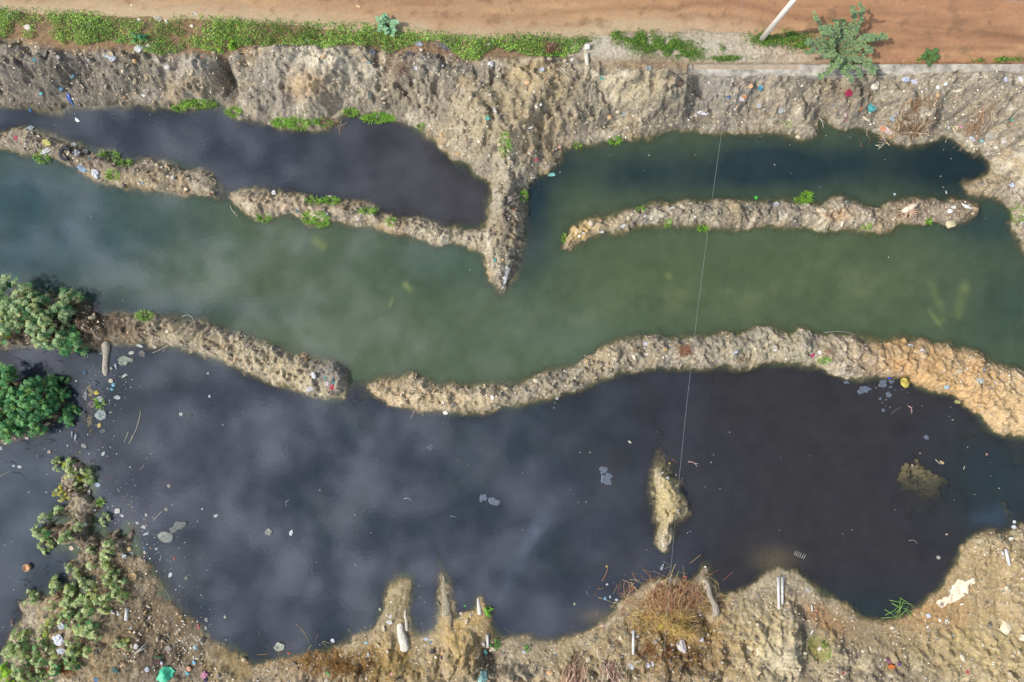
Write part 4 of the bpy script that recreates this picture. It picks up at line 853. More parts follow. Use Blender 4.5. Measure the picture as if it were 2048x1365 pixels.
log(886, 1150, 893, 1232, 5, 20, (150,140,116), 'dark mossy log sloping into the pond between two sandy points', .25, .1, zoff=-.02)
log(902, 1222, 903, 1262, 4, 5, (120,108,90), 'thin dark branch stub below the mossy log', .5, .03)
log(956, 1196, 960, 1230, 5, 9, (206,198,182), 'small white log at the water edge beside a round green plant', .4, .03)
log(1410, 1158, 1432, 1232, 8, 16, (158,148,130), 'grey log beside the heap of straw on the south bank', .4, .25, zoff=.02)
log(1012, 532, 1002, 578, 22, 8, (216,208,196), 'pale bleached wood at the tip of the rubble spit', .35, .05, zoff=-.03)
log(1958, 905, 1950, 870, 3, 2, (60,56,50), 'x', .3) if False else None
# straw heap
def heap(u, v, ru, rv, n, cols, label, name, ln=(.25, .8), rad=(.005, .010), hh=.25, cat='heap', direc=None, spread=6.3, sun=None):
    b = G(u, v); r = np.abs(rng.randn(n))*.62; t = rng.rand(n)*6.283; x = r*np.cos(t)*ru*PX; y = r*np.sin(t)*rv*PX
    k_ = rng.rand(n) < .45+1.7*fbm(x+b.x, y+b.y, 2.6, 3, 4); x, y, r = x[k_], y[k_], r[k_]; n = len(x)
    z = np.maximum(hgt(x+b.x, y+b.y), 0)-b.z+hh*np.clip(1-r**2, 0, 1)*rng.rand(n)+.02
    a = (rng.rand(n)-.5)*spread+(direc or 0)
    c = np.array([lin(q) for q in cols])[rng.choice(len(cols), n)]*(.7+.55*rng.rand(n, 1))
    o = strands(name, x, y, z, ln[0]+(ln[1]-ln[0])*rng.rand(n)**1.6, rad[0]+(rad[1]-rad[0])*rng.rand(n), a, (rng.rand(n)-.5)*.7, c, label, cat, kind='stuff'); o.location = b; return o
heap(1345, 1198, 84, 42, 2000, [(206,166,116),(176,124,96),(220,190,140),(150,100,80),(170,150,104)], 'tangled reddish reed stems piled at the shore of the dark pond', 'reed_heap', (.3, 1.0), hh=.3)
heap(1350, 1250, 90, 46, 2600, [(216,186,110),(196,164,86),(228,204,136),(166,132,76)], 'golden straw heap around the yellow bag', 'straw_heap', (.15, .55), (.004, .008), hh=.35)
heap(1340, 1300, 92, 34, 1400, [(128,84,46),(100,66,40),(160,112,62)], 'dark brown rotting straw below the golden heap', 'rotting_straw', (.12, .4), (.004, .007), hh=.15)
heap(1160, 1352, 44, 22, 190, [(176,138,118),(150,112,96),(200,168,140)], 'bundle of brown sticks fanning out at the bottom edge, left one', 'stick_bundle', (.5, 1.0), (.010, .018), .25, direc=1.2, spread=.9)
heap(1222, 1348, 26, 24, 130, [(186,152,134),(214,196,170),(150,116,100)], 'bundle of pale brown sticks fanning out at the bottom edge, right one', 'stick_bundle', (.4, .9), (.010, .016), .25, direc=1.9, spread=1.0)
heap(1104, 96, 24, 18, 320, [(150,104,88),(176,140,120),(120,84,70)], 'dead reddish brushwood lying in the green weeds', 'dead_brush', (.25, .6), (.005, .010), .2)
heap(1368, 702, 20, 9, 130, [(170,116,88),(196,156,122),(140,96,74)], 'reddish dry root tuft on the long lower berm', 'root_tuft', (.2, .5), (.006, .010), .12)
heap(1274, 706, 12, 20, 90, [(140,92,78),(170,124,100)], 'dark reddish twig pile on the lower berm left of the root tuft', 'root_tuft', (.2, .4), (.006, .010), .1)
heap(1480, 722, 14, 7, 60, [(180,160,130),(150,124,100)], 'small dry twig pile at the pond edge of the lower berm', 'root_tuft', (.15, .35), (.005, .008), .06)
heap(1655, 705, 18, 12, 120, [(176,140,112),(196,164,132)], 'brown straw patch beside the pink cloth', 'straw_patch', (.1, .3), (.005, .008), .05)
heap(1815, 258, 62, 22, 520, [(190,160,124),(150,116,90),(214,190,150),(120,90,70)], 'tangle of dry roots hanging over the teal pond', 'root_tangle', (.2, .8), (.006, .012), .15)
heap(1830, 208, 34, 20, 200, [(176,140,106),(150,120,92)], 'brown straw and roots below the buried pipe', 'root_tangle', (.2, .5), (.006, .010), .1)
heap(1950, 245, 26, 40, 200, [(190,160,124),(160,130,104)], 'dry roots on the littered bank at the right', 'root_tangle', (.3, .8), (.006, .010), .1, direc=1.1, spread=1.6)
heap(640, 244, 46, 12, 260, [(190,166,130),(140,116,94)], 'dry root tangle over the bright grass clumps', 'root_tangle', (.2, .5), (.005, .009), .08)
heap(800, 135, 34, 26, 170, [(160,130,110),(190,170,144)], 'long dry branches lying on the north bank', 'dead_brush', (.4, 1.0), (.005, .009), .1)
heap(890, 95, 26, 18, 200, [(150,144,140),(190,184,176),(110,100,94)], 'grey dead twigs at the edge of the green weeds', 'dead_brush', (.2, .5), (.005, .009), .12)
heap(495, 105, 24, 16, 110, [(196,166,120),(170,130,96)], 'dry tan stalks at the head of the dark gully', 'dead_brush', (.4, .9), (.005, .009), .1)
heap(35, 175, 40, 22, 160, [(180,174,164),(140,130,120)], 'grey dry twigs on the dark bank at the left edge', 'dead_brush', (.3, .7), (.005, .009), .08)
heap(690, 1335, 100, 30, 1100, [(150,110,60),(180,140,80),(110,80,50)], 'brown dry straw mat on the bottom shore', 'straw_mat', (.15, .5), (.005, .009), .10)
heap(120, 1340, 60, 20, 300, [(180,120,60),(150,100,56)], 'rusty dead leaves and stems under the bottom left bushes', 'dead_brush', (.15, .4), (.006, .010), .08)
# uprooted stump on the long berm
rw = empty('root_stump', G3(1815, 424)); g_ = []
for i in range(52):
    a = rnd.uniform(0, 6.283); r = rnd.uniform(.25, .62); g_.append(tube([(0, 0, .1), (r*.4*math.cos(a), r*.35*math.sin(a), .16+.12*rnd.random()), (r*.75*math.cos(a+.3), r*.6*math.sin(a+.3), .12), (r*math.cos(a+.2), r*.75*math.sin(a+.2), -.02)], [.03, .018, .010, .005], 5))
V, Fc = merge(g_); mk('roots', V, Fc, mat((190,160,134), .8, 1, .2), rw)
V, Fc = crump(.36, .12, .12, 77, .3); Mx = Matrix.Rotation(R(28), 3, 'Z'); mk('stump_wood', [Mx @ q+Vector((0, .12, .17)) for q in V], Fc, mat((226,208,180), .8, 1, .15), rw)
tag(rw, 'uprooted pale stump with radiating roots on the long upper right berm', 'stump')

# green reeds lying in the bay
g = G(1800, 1222, True); gr = []
for (a, b, c, d) in ((1778,1200,1832,1208),(1800,1196,1832,1218),(1762,1236,1800,1228),(1768,1218,1796,1238),(1790,1226,1806,1198),(1808,1202,1790,1236),(1782,1206,1810,1212),(1812,1222,1834,1242),(1800,1194,1798,1232),(1796,1236,1818,1206),(1770,1230,1800,1206),(1806,1216,1832,1224),(1786,1208,1800,1224)):
    A, B = Vector((*P(a, b), .02)), Vector((*P(c, d), .03+.06*rnd.random())); gr.append(tube([A-g, A.lerp(B, .5)-g+Vector((rnd.uniform(-.05, .05), rnd.uniform(-.05, .05), .05)), B-g], [.011, .009, .004], 5))
V, Fc = merge(gr); tag(mk('green_reeds', V, Fc, mat((130,170,80), .7, 1, .2), None, True, g), 'fresh green reed stems criss crossed in the bay at the lower right', 'reeds')

# ---------------------------------------------------------------- pipes and containers
wpipe(1551, 1150, 1557, 1218, .055, 'long white plastic pipe on the south bank, left of the parallel pair'); wpipe(1560, 1151, 1564, 1208, .048, 'slightly shorter white plastic pipe, right of the parallel pair')
wpipe(1261, 1247, 1266, 1308, .052, 'long white pipe lying upright beside the straw heap'); wpipe(975, 1268, 976, 1294, .055, 'short white pipe in the black hollow at the bottom')
wpipe(967, 1284, 968, 1291, .05, 'stub of white pipe left of the short white pipe'); wpipe(2008, 1097, 2017, 1130, .06, 'tapering white pipe on the right hand bank'); wpipe(2002, 1103, 2005, 1110, .04, 'tiny white pipe end left of the tapering pipe')
wpipe(257, 1215, 254, 1240, .075, 'short fat white plastic tube below the half sunk bucket'); wpipe(1622, 1208, 1624, 1222, .03, 'thin white pipe end sticking from the grey gully')
wpipe(1626, 1258, 1621, 1268, .035, 'small white plastic strip in the grey gully', lift=.01)
def bucket(u, v, r, label, rgb, inner, full=True):
    p = G3(u, v); p.z = max(p.z, 0)+.02; b = empty('bucket', p)
    V, Fc = lathe([(r*.85, -.12), (r, .12), (r*.93, .12), (r*.86, .0 if not full else .08)], 24); mk('bucket_wall', V, Fc, mat(rgb, .6, 1, .1), b)
    pts = [(r*1.02*math.cos(t), r*1.02*math.sin(t), .125) for t in np.linspace(0, 6.2832, 25)]; V, Fc = tube(pts, .010, 5, False); mk('rim', V, Fc, mat((214,180,130), .6), b)
    pts = [(r*.9*math.cos(t), r*.9*math.sin(t)*.35, .13) for t in np.linspace(0, 3.1416, 9)]; V, Fc = tube(pts, .006, 5); mk('handle', V, Fc, mat((180,150,120), .5), b)
    return tag(b, label, 'bucket')
bucket(57, 1134, .13, 'round tan bucket floating alone on the left pond', (214,160,112), 0); bucket(269, 1151, .14, 'round cream bucket half sunk beside the bushes', (206,176,128), 0)
# old tyre
tb = empty('tyre', G3(133, 308)); pts = [(.20*math.cos(t), .24*math.sin(t), .05) for t in np.linspace(.4, 5.3, 26)]
V, Fc = tube(pts, .062, 10); mk('rubber_casing', V, Fc, mat((52,52,56), .8), tb); pts = [(.16*math.cos(t), .19*math.sin(t), .085) for t in np.linspace(.5, 5.2, 24)]; V, Fc = tube(pts, .016, 6); mk('bead', V, Fc, mat((78,78,80), .7), tb)
tag(tb, 'broken dark tyre half buried in the far left berm', 'tyre')
# sunken slatted rack
rk = empty('slatted_rack', (*P(1599, 1109), .0)); rk.rotation_euler = (0, 0, R(-22))
for i in range(6):
    V, Fc = tube([(-.20+.08*i, -.11, .02), (-.20+.08*i+(.03 if i > 3 else 0), .10, .02)], .009, 5); mk('slat', V, Fc, mat((168,170,160), .6), rk)
V, Fc = tube([(-.22, -.08, .012), (.25, -.08, .012)], .007, 5); mk('crossbar', V, Fc, mat((110,112,108), .6), rk)
tag(rk, 'pale slatted rack lying in the dark water near the south bank', 'rack')

# ---------------------------------------------------------------- bags, cloths, sheets
bag(192,347,9,12,20,(234,236,240),'knotted white sack at the channel edge of the first berm','sack','sack',.6)
bag(165,338,12,7,-30,(130,156,180),'crumpled pale blue plastic bag left of the white sack')
bag(94,286,11,7,-15,(206,196,90),'yellowish crumpled bag on the far left berm')
bag(94,302,14,6,30,(196,194,184),'crumpled whitish bag just below the yellowish bag')
bag(154,307,8,8,0,(170,170,164),'round grey bundle beside the broken tyre','bundle','bundle',.6); bag(171,305,7,6,0,(176,172,164),'small grey bundle right of the round one','bundle','bundle',.6)
bag(60,259,11,6,25,(150,160,160),'greenish grey crumpled bag at the pond edge of the far left berm'); bag(148,290,7,5,10,(160,170,168),'small dull bag at the pond edge above the tyre')
bag(33,277,5,5,0,(206,60,80),'small red cloth on the far left berm','cloth','cloth'); bag(76,308,7,4,0,(160,84,50),'rusty brown scrap beside the whitish bag','scrap','scrap')
bag(69,120,5,4,0,(70,150,170),'teal plastic scrap on the grey bank at the top left'); bag(95,132,3.5,4,0,(110,70,100),'dark purple scrap on the grey bank','scrap','scrap')
bag(82,187,5,4,0,(100,190,200),'bright turquoise scrap on the slope above the dark pond'); bag(122,178,5,6,30,(90,150,180),'blue grey scrap on the slope near the dark pond')
bag(145,152,4,8,-20,(90,160,170),'teal rag on the slope of the left bank','rag','rag'); film(139,198,3,11,15,(80,110,180),'long blue plastic strip reaching down to the dark pond','strip','plastic_strip',.03)
bag(61,221,4,5,0,(50,120,190),'blue scrap afloat at the left end of the dark pond',fl=True); film(155,241,5,3,-40,(238,236,228),'white triangular scrap afloat on the dark pond near its left end','scrap','plastic_scrap',fl=True)
bag(226,116,10,8,30,(200,206,214),'cluster of torn white plastic on the bank below the weeds'); bag(278,98,11,8,15,(214,214,206),'torn white and yellow plastic at the weed edge'); bag(214,112,6,5,0,(180,188,194),'small torn grey plastic left of the white cluster')
bag(286,191,7,3,-20,(226,224,232),'small white tube like scrap near the foot of the north bank','scrap','scrap')
bag(838,88,10,6,-10,(160,168,176),'grey plastic bag at the weed edge in the middle of the bank'); bag(820,112,7,9,20,(70,74,84),'dark grey rag on the middle bank','rag','rag'); bag(833,136,6,5,0,(230,228,226),'white bag beside the dark grey rag'); bag(745,105,8,6,0,(90,100,104),'black and grey rag on the bank left of the long branches','rag','rag')
bag(737,125,5,3,0,(120,170,170),'pale teal scrap on the bank','scrap','scrap'); bag(740,190,5,12,10,(92,98,92),'dark hollow rag on the sandy bank','rag','rag'); bag(830,163,4,4,0,(226,226,226),'small white scrap below the long branches','scrap','scrap'); bag(884,132,4,3,0,(236,234,232),'tiny white scrap right of the long branches','scrap','scrap')
bag(915,80,5,4,0,(190,90,90),'small reddish scrap at the weed edge','scrap','scrap'); bag(978,92,6,5,0,(236,230,230),'white bag at the weed edge above the round white stone')
bag(975,237,6,5,0,(90,180,150),'green plastic cup half buried in the brown slope','cup','cup'); bag(990,222,3,9,20,(200,196,190),'pale strip on the brown slope above the green cup','strip','strip')
bag(1204,157,5,4,0,(70,170,150),'turquoise scrap in the grey hollow','scrap','scrap'); bag(1084,140,6,5,20,(206,214,224),'pale blue white bag on the middle bank'); bag(1250,228,8,3,35,(170,190,200),'bluish strip at the edge of the eroded lip','strip','strip'); bag(1070,320,8,2.5,-5,(206,60,90),'narrow crimson strip near the root of the rubble spit','strip','strip')
bag(1298,139,9,7,0,(150,156,150),'grey crumpled bag on the bank left of the concrete wall'); bag(1270,148,6,5,0,(170,166,160),'dull pale bag left of the grey crumpled bag'); bag(1118,294,5,4,0,(214,164,140),'pinkish round lid near the water at the root of the spit','lid','lid',.2)
bag(1059,256,9,3.5,8,(220,214,198),'white cylindrical block on the sandy bank','block','foam_block',.6,amp=.1)
bag(1521,174,4,9,-8,(40,170,200),'bright cyan bag on the grey bank below the wall'); bag(1478,197,12,8,-5,(236,214,200),'pile of white and orange paper on the grey bank','paper','waste_paper'); bag(1458,193,6,3,30,(60,110,180),'blue plastic strip left of the white and orange paper','strip','strip'); bag(1489,194,6,4,0,(226,140,80),'orange wrapper on the white paper pile','wrapper','wrapper')
bag(1404,226,12,6,-15,(226,218,220),'pale pink torn bag on the grey slope'); bag(1390,230,8,5,30,(230,228,222),'small white torn bag left of the pale pink one'); bag(1518,212,6,5,20,(196,204,212),'pale grey scrap on the dark slope','scrap','scrap'); bag(1562,222,8,5,60,(180,184,184),'grey torn bag at the slope edge left of the pit')
bag(1698,186,12,8,30,(176,30,70),'dark crimson cloth below the feathery tree','cloth','cloth',.5); bag(1743,216,9,12,-25,(70,176,168),'torn teal plastic bag on the littered slope'); bag(1720,217,5,6,0,(206,120,70),'orange brown scrap left of the teal bag','scrap','scrap'); bag(1690,228,3,9,15,(214,170,160),'pinkish strip left of the orange brown scrap','strip','strip')
stone(1748,172,9,10,20,(214,202,178),'flat pale stone slab beside the crimson cloth'); bag(1813,160,8,5,0,(196,206,240),'bluish white foam cup on the heap below the wall','cup','foam_cup',.7); bag(1829,164,8,6,0,(224,220,240),'whitish foam wrapper on the heap below the wall','wrapper','wrapper'); bag(1824,178,9,6,20,(186,190,216),'pale lilac crumpled bag on the heap below the wall'); bag(1806,160,4,4,0,(230,232,244),'small white foam piece left of the bluish cup','foam','foam_piece',.6)
bag(2009,161,5,7,-5,(220,222,244),'pale lilac foam block beside the wall at the right','block','foam_block',.6,amp=.1); stone(1891,168,4,4,0,(238,234,226),'small round white stone below the wall'); stone(1875,175,4,4,0,(230,226,216),'small round white stone left of its neighbour below the wall')
bag(1784,237,6,7,10,(150,190,210),'pale blue torn bag on top of the orange rubbish'); bag(1775,262,12,8,-35,(236,206,200),'pinkish white paper on the rubbish by the teal pond','paper','waste_paper'); bag(1766,258,7,8,20,(232,150,96),'orange wrapper in the rubbish by the teal pond','wrapper','wrapper'); bag(1781,272,6,5,0,(226,160,84),'golden orange wrapper nearest the teal pond','wrapper','wrapper'); bag(1768,278,8,3,40,(110,120,160),'blue grey wrapper at the water below the orange rubbish','wrapper','wrapper'); bag(1819,266,5,5,0,(150,200,220),'sky blue wrapper among the dry roots','wrapper','wrapper'); bag(1809,246,3,3,0,(232,228,220),'tiny white lid above the sky blue wrapper','lid','lid')
bag(1922,254,7,3,-15,(236,140,170),'pink strip of plastic on the right bank','strip','strip'); bag(2021,240,5,4,0,(50,180,130),'green plastic scrap at the right edge','scrap','scrap'); bag(2021,247,4,3,0,(220,90,90),'red scrap just below the green one','scrap','scrap'); bag(1944,278,8,4,-40,(214,224,226),'white curved piece of plastic on the right bank','scrap','scrap'); bag(1963,282,4,5,0,(140,200,190),'mint green scrap right of the white curved piece','scrap','scrap'); stone(1980,271,9,9,0,(160,152,138),'round grey boulder on the right bank','',.6); stone(2008,282,8,6,20,(188,182,170),'angular grey stone right of the round boulder')
bag(1897,255,3,5,0,(196,206,196),'small pale bottle neck at the pond edge','scrap','scrap'); bag(2022,370,8,5,-25,(210,214,236),'pale lilac bag on the right hand shore'); bag(2044,448,4,4,0,(236,228,232),'small white scrap at the right edge of the shore','scrap','scrap')
bag(1789,389,4,3.5,15,(214,236,232),'small square white box afloat on the teal pond','box','foam_box',.5,True,amp=.08); bag(1886,375,3,2.5,0,(150,130,100),'small brown lump afloat right of the white box','scrap','scrap',fl=True); bag(1892,385,2.5,5,10,(210,210,204),'narrow white scrap afloat near the berm tip','scrap','scrap',fl=True)
film(1933,414,11,4,-35,(224,220,214),'oval white plate on the end of the long berm','plate','plate',.01,irr=.08); stone(1901,448,11,9,10,(190,176,140),'pale angular rock at the end of the long berm'); stone(1900,423,5,4,0,(230,226,218),'white stone on the end of the long berm'); stone(1908,415,5,4,0,(212,206,196),'pale stone above the white one on the long berm')
bag(1553,410,8,6,0,(170,176,180),'grey plastic bag at the teal side of the long berm'); bag(1540,404,5,4,0,(60,60,64),'dark rag at the teal side of the long berm','rag','rag'); bag(1245,452,8,4,15,(226,224,220),'torn white bag on the curved berm'); bag(1202,463,7,4,-30,(206,206,204),'small torn bag near the tip of the curved berm'); bag(1165,465,6,3,-30,(216,204,196),'pale torn strip near the tip of the curved berm','strip','strip')
bag(1343,418,9,4,30,(222,218,206),'white rag lying across the curved berm','rag','rag'); stone(1158,472,4,4,0,(232,222,206),'pale stone at the tip of the curved berm'); bag(1104,350,8,4,10,(120,200,180),'mint green plastic at the water edge by the spit'); bag(1066,356,3,2.5,0,(232,236,236),'small white scrap at the edge of the rubble spit','scrap','scrap')
bag(595,421,4,6,0,(50,110,110),'teal rag on the second berm','rag','rag'); bag(548,386,5,6,10,(236,234,226),'white bag at the dark pond edge of the second berm'); bag(660,393,4,3,-20,(238,236,230),'white scrap afloat near the second berm','scrap','scrap',fl=True); bag(716,438,4,4,0,(232,216,206),'pale lump on the second berm','scrap','scrap'); bag(651,428,6,3,0,(210,210,212),'white torn plastic on the second berm right of the grass')
bag(989,520,4,4,0,(60,180,150),'turquoise scrap on the rubble spit','scrap','scrap'); bag(346,356,5,5,0,(228,214,196),'pale round stone like lump on the first berm','stone','stone',.6); bag(285,366,5,2.5,-60,(120,150,170),'bluish scrap at the channel edge of the first berm','scrap','scrap'); bag(422,388,4,5,0,(120,60,60),'dark red scrap in the gap between the berms','scrap','scrap')
bag(627,711,6,6,-20,(196,200,204),'x') if False else None
bag(627,751,5,9,20,(230,230,226),'white crumpled strip near the end of the lower left berm'); bag(621,778,9,6,20,(206,206,198),'pale grey bag at the pond corner of the lower left berm'); bag(664,775,6,6,0,(214,50,80),'bright crimson cloth at the end of the lower left berm','cloth','cloth'); bag(655,768,5,5,0,(226,200,206),'pale pink scrap beside the crimson cloth','scrap','scrap'); bag(667,765,4,4,0,(50,150,150),'teal scrap above the crimson cloth','scrap','scrap'); bag(651,756,3,4,0,(60,160,150),'small green teal scrap left of the teal scrap','scrap','scrap'); bag(641,788,5,4,0,(226,210,150),'cream scrap at the pond edge below the crimson cloth','scrap','scrap'); bag(612,722,3,5,0,(170,120,60),'orange brown lump on the lower left berm','lump','lump')
bag(1174,724,4,5,0,(228,184,110),'golden round lump at the channel edge of the lower berm','lump','lump',.6); bag(1290,689,7,5,0,(224,222,226),'white scrap on the crest of the lower berm','scrap','scrap'); bag(1470,704,8,5,20,(206,208,216),'pale grey torn bag on the lower berm right of the root tuft'); bag(1624,712,7,3.5,40,(206,40,110),'magenta cloth on the right part of the lower berm','cloth','cloth',.5); stone(1639,705,4,4,0,(236,234,228),'white pebble right of the magenta cloth'); bag(1331,699,4,3,0,(220,170,70),'small orange lump on the lower berm','lump','lump')
bag(1808,766,10,12,20,(196,176,60),'crumpled mustard yellow bag at the edge of the right pond','bag','plastic_bag',.7); bag(1819,763,7,8,0,(206,190,90),'x') if False else None
# blue can
cb = empty('can', G3(1777, 756, .05)); cb.rotation_euler = (R(90), 0, R(65)); V, Fc = lathe([(.028, -.07), (.034, -.062), (.034, .058), (.027, .068)], 16); mk('can_body', V, Fc, mat((40,70,190), .3, 1, .1), cb); V, Fc = lathe([(.027, .069), (.024, .066)], 16); mk('can_lid', V, Fc, mat((200,200,205), .3), cb); tag(cb, 'shiny blue can beside the mustard yellow bag', 'can')
for a in ((1728,780,13,8,0,'large pale grey film afloat left of the mustard bag'),(1767,767,10,7,40,'pale grey film afloat between the large one and the blue can'),(1692,765,6,3,-10,'small pale film afloat left of the large film'),(1783,764,5,4,0,'small film patch beside the blue can'),(1777,790,5,6,0,'small film patch below the middle film'),(1781,774,4,2,0,'tiny film patch above the small lower one'),(1760,798,3,2.5,0,'tiny film patch left of the lower one'),(1766,821,4,3,30,'lone pale film scrap farther out in the right pond'),(1852,875,5,4,-20,'lone pale blue film in the middle of the right pond'),(1207,941,8,7,0,'upper pale film of the pair left of the sandy islet'),(1214,958,12,11,20,'large bluish film of the pair left of the sandy islet'),(966,996,8,7,30,'pale film afloat in the open pond, left of a pair'),(988,1003,11,7,-20,'pale film afloat in the open pond, right of a pair'),(860,895,8,5,0,'faint film afloat below the lower berm gap')):
    film(*a[:5], (112,120,132), a[5], 'film', 'floating_film', .004, True, .62 if 'faint' not in a[5] else .3, .5, .3, 'pale films floating on the dark ponds', .004)
film(1921,1174,20,14,32,(236,216,184),'large cream foam patch lying on the wet sand at the right bay','foam','foam_patch',.02,irr=.6,rough=.9); film(1908,1195,20,8,27,(232,212,180),'long cream foam patch below the large one on the wet sand','foam','foam_patch',.015,irr=.5,rough=.9); film(1888,1204,10,12,-30,(230,208,176),'cream foam patch nearest the pond on the wet sand','foam','foam_patch',.015,irr=.5,rough=.9); film(1945,1163,4,9,10,(234,214,182),'narrow cream foam finger at the upper right of the foam','foam','foam_patch',.015,irr=.5,rough=.9)
film(332,1350,17,12,15,(80,196,150),'large turquoise green sheet at the bottom edge','sheet','plastic_sheet',.06); film(332,1074,17,12,-5,(112,116,108),'square translucent sheet floating by the left shore','sheet','plastic_sheet',.02,True,.9,.12); film(355,1055,16,9,20,(78,82,78),'torn dull sheet under the water above the square sheet','sheet','plastic_sheet',.008,True,.9,.5)
film(250,722,16,9,0,(104,112,98),'large half sunk greenish plastic afloat right of the grey log','sheet','plastic_sheet',.02,True,.9,.45); bag(263,706,8,5,10,(206,206,180),'pale torn scrap on the greenish plastic','scrap','scrap',fl=True); bag(280,692,10,4,-20,(224,222,214),'white curved plastic afloat under the lower left berm','scrap','scrap',fl=True); film(284,708,7,7,0,(110,108,96),'dull submerged sheet beside the white curved plastic','sheet','plastic_sheet',.02,True,.4); bag(310,694,6,6,0,(206,190,170),'cream and pink wrapper at the shore of the lower left berm','wrapper','wrapper',fl=True)
bottle(232,728,.20,.045,10,(190,206,206),'clear bottle afloat right of the grey log',.6); bag(224,737,4,4,0,(240,220,180),'cream ball afloat beside the grey log','ball','ball',.9,True,amp=.05); bag(249,752,9,3,25,(226,224,204),'white crescent of plastic afloat right of the log','scrap','scrap',fl=True); bag(222,762,7,6,0,(214,204,176),'cream pouch afloat in the debris below the log','pouch','pouch',fl=True); bag(227,770,5,5,0,(120,206,220),'sky blue wrapper in the debris below the log','wrapper','wrapper',fl=True); bag(224,779,5,4,0,(80,180,200),'cyan scrap right under the sky blue wrapper','scrap','scrap',fl=True)
bag(193,786,5,5,0,(226,200,50),'yellow flower like wrapper on the debris strip in the pond','wrapper','wrapper'); bag(190,767,9,6,0,(70,74,96),'dark bag at the top of the debris strip in the pond'); bag(200,798,7,6,0,(180,176,190),'lilac grey bag in the debris strip'); bag(186,808,9,9,0,(110,84,104),'dark mauve rag in the debris strip','rag','rag'); bag(235,795,10,6,0,(200,200,196),'torn white plastic afloat right of the debris strip',fl=True,al=.8); bag(172,790,4,14,-5,(120,130,130),'long dark grey plastic at the left side of the debris strip'); film(203,830,12,11,0,(150,160,156),'round clear bag afloat at the debris strip','bag','plastic_bag',.06,True,.6,.15); bag(199,851,5,7,-15,(226,190,90),'golden yellow scrap below the round clear bag','scrap','scrap',fl=True); bag(207,862,10,6,20,(90,104,96),'dark green grey bag below the golden scrap',fl=True); bag(168,828,7,8,0,(60,74,70),'black green bag left of the round clear bag'); bag(170,745,6,6,0,(60,100,130),'blue sunken scrap left of the grey log','scrap','scrap',fl=True)
bottle(154,868,.26,.05,-12,(180,190,190),'clear bottle lying left of the debris strip',.6); bottle(146,862,.24,.045,-6,(150,164,164),'second clear bottle touching the first one left of the debris strip',.55); bag(54,876,6,5,0,(206,190,182),'pale square cup afloat below the dark islet','cup','cup',fl=True); bag(12,886,7,5,10,(186,180,150),'cream pouch afloat at the left edge below the islet','pouch','pouch',fl=True); bag(3,897,4,5,0,(200,196,190),'small white pouch at the left edge','pouch','pouch',fl=True); bag(99,904,6,5,20,(190,166,146),'tan block afloat below the islet','block','block',fl=True)
bag(28,932,4,3,0,(206,222,226),'pale blue scrap afloat left of the strip','scrap','scrap',fl=True); bag(40,934,6,4,0,(216,220,216),'white scrap right of the pale blue one','scrap','scrap',fl=True); bag(168,892,8,6,-30,(170,172,164),'torn pale scraps afloat below the debris strip','scrap','scrap',fl=True,al=.8); bag(207,908,7,4,50,(196,204,196),'greenish white scrap afloat in the left pond','scrap','scrap',fl=True)
bag(363,829,6,5,0,(206,214,200),'clear open box afloat in the dark pond','box','plastic_box',.5,True); bag(381,832,5,5,0,(90,104,84),'olive scrap right of the clear box','scrap','scrap',fl=True,al=.6); bag(420,793,4,4,0,(226,226,230),'white crumpled ball afloat in the dark pond','ball','paper_ball',.8,True); bag(417,747,3.5,3.5,0,(220,216,210),'small white ball afloat close under the lower left berm','ball','paper_ball',.8,True)
V, Fc = tube([(.045*math.cos(t), .045*math.sin(t), .012) for t in np.linspace(0, 6.2832, 19)], .013, 6, False); put('plastic_ring', (V, Fc), 338, 972, mat((226,206,190), .6), 'small cream ring afloat in the left part of the dark pond', 'ring', fl=True); put('plastic_ring', (V, Fc), 1114, 797, mat((224,224,220), .6), 'small white ring afloat under the middle of the lower berm', 'ring', fl=True); put('plastic_ring', (V, Fc), 1655, 738, mat((226,210,180), .6), 'small cream ring at the pond edge of the right berm', 'ring')
bag(583,1066,5,9,-25,(236,236,230),'white upright bag afloat in the open dark pond','bag','plastic_bag',.5,True); film(538,1064,7,7,0,(160,162,150),'round clear bag with a tail afloat left of the white one','bag','plastic_bag',.05,True,.6,.2); bag(341,1150,5,8,-30,(226,224,220),'white folded bag afloat off the left shore','bag','plastic_bag',.4,True); bag(373,1156,6,5,0,(150,156,140),'dull clear scrap right of the white folded bag','scrap','scrap',fl=True,al=.7); bag(312,1156,4,5,0,(120,116,90),'brown olive lump afloat left of the white folded bag','lump','lump',fl=True)
bag(235,1022,7,6,30,(222,212,196),'cream folded paper at the top of the littered strip','paper','waste_paper'); bag(245,1032,4,3,0,(216,210,206),'white scrap right below the cream folded paper','scrap','scrap'); bag(333,1019,6,5,0,(166,160,140),'round translucent pouch at the end of a stick','pouch','pouch',fl=True,al=.8); bag(293,1030,4,5,0,(196,190,180),'small white twist left of the translucent pouch','scrap','scrap',fl=True); bag(432,1032,7,4,20,(206,204,196),'white twisted scrap alone in the dark pond','scrap','scrap',fl=True); bag(405,1018,3,2.5,0,(236,236,232),'tiny white foam bead in the dark pond','foam','foam_piece',.7,True)
bag(288,1054,7,5,0,(214,206,198),'cream rag among the floating litter by the strip','rag','rag',fl=True); bag(292,1068,9,3,20,(190,196,196),'curled white film below the cream rag','scrap','scrap',fl=True); bag(275,1046,5,4,0,(210,206,196),'white scrap left of the cream rag','scrap','scrap',fl=True); bag(260,1098,6,6,0,(206,178,116),'square cream carton in the littered strip','carton','carton',.6,amp=.12); bag(262,1107,6,4,0,(150,160,170),'grey blue scrap under the cream carton','scrap','scrap'); bag(289,1096,5,3,0,(60,110,160),'blue wrapper right of the cream carton','wrapper','wrapper',fl=True)
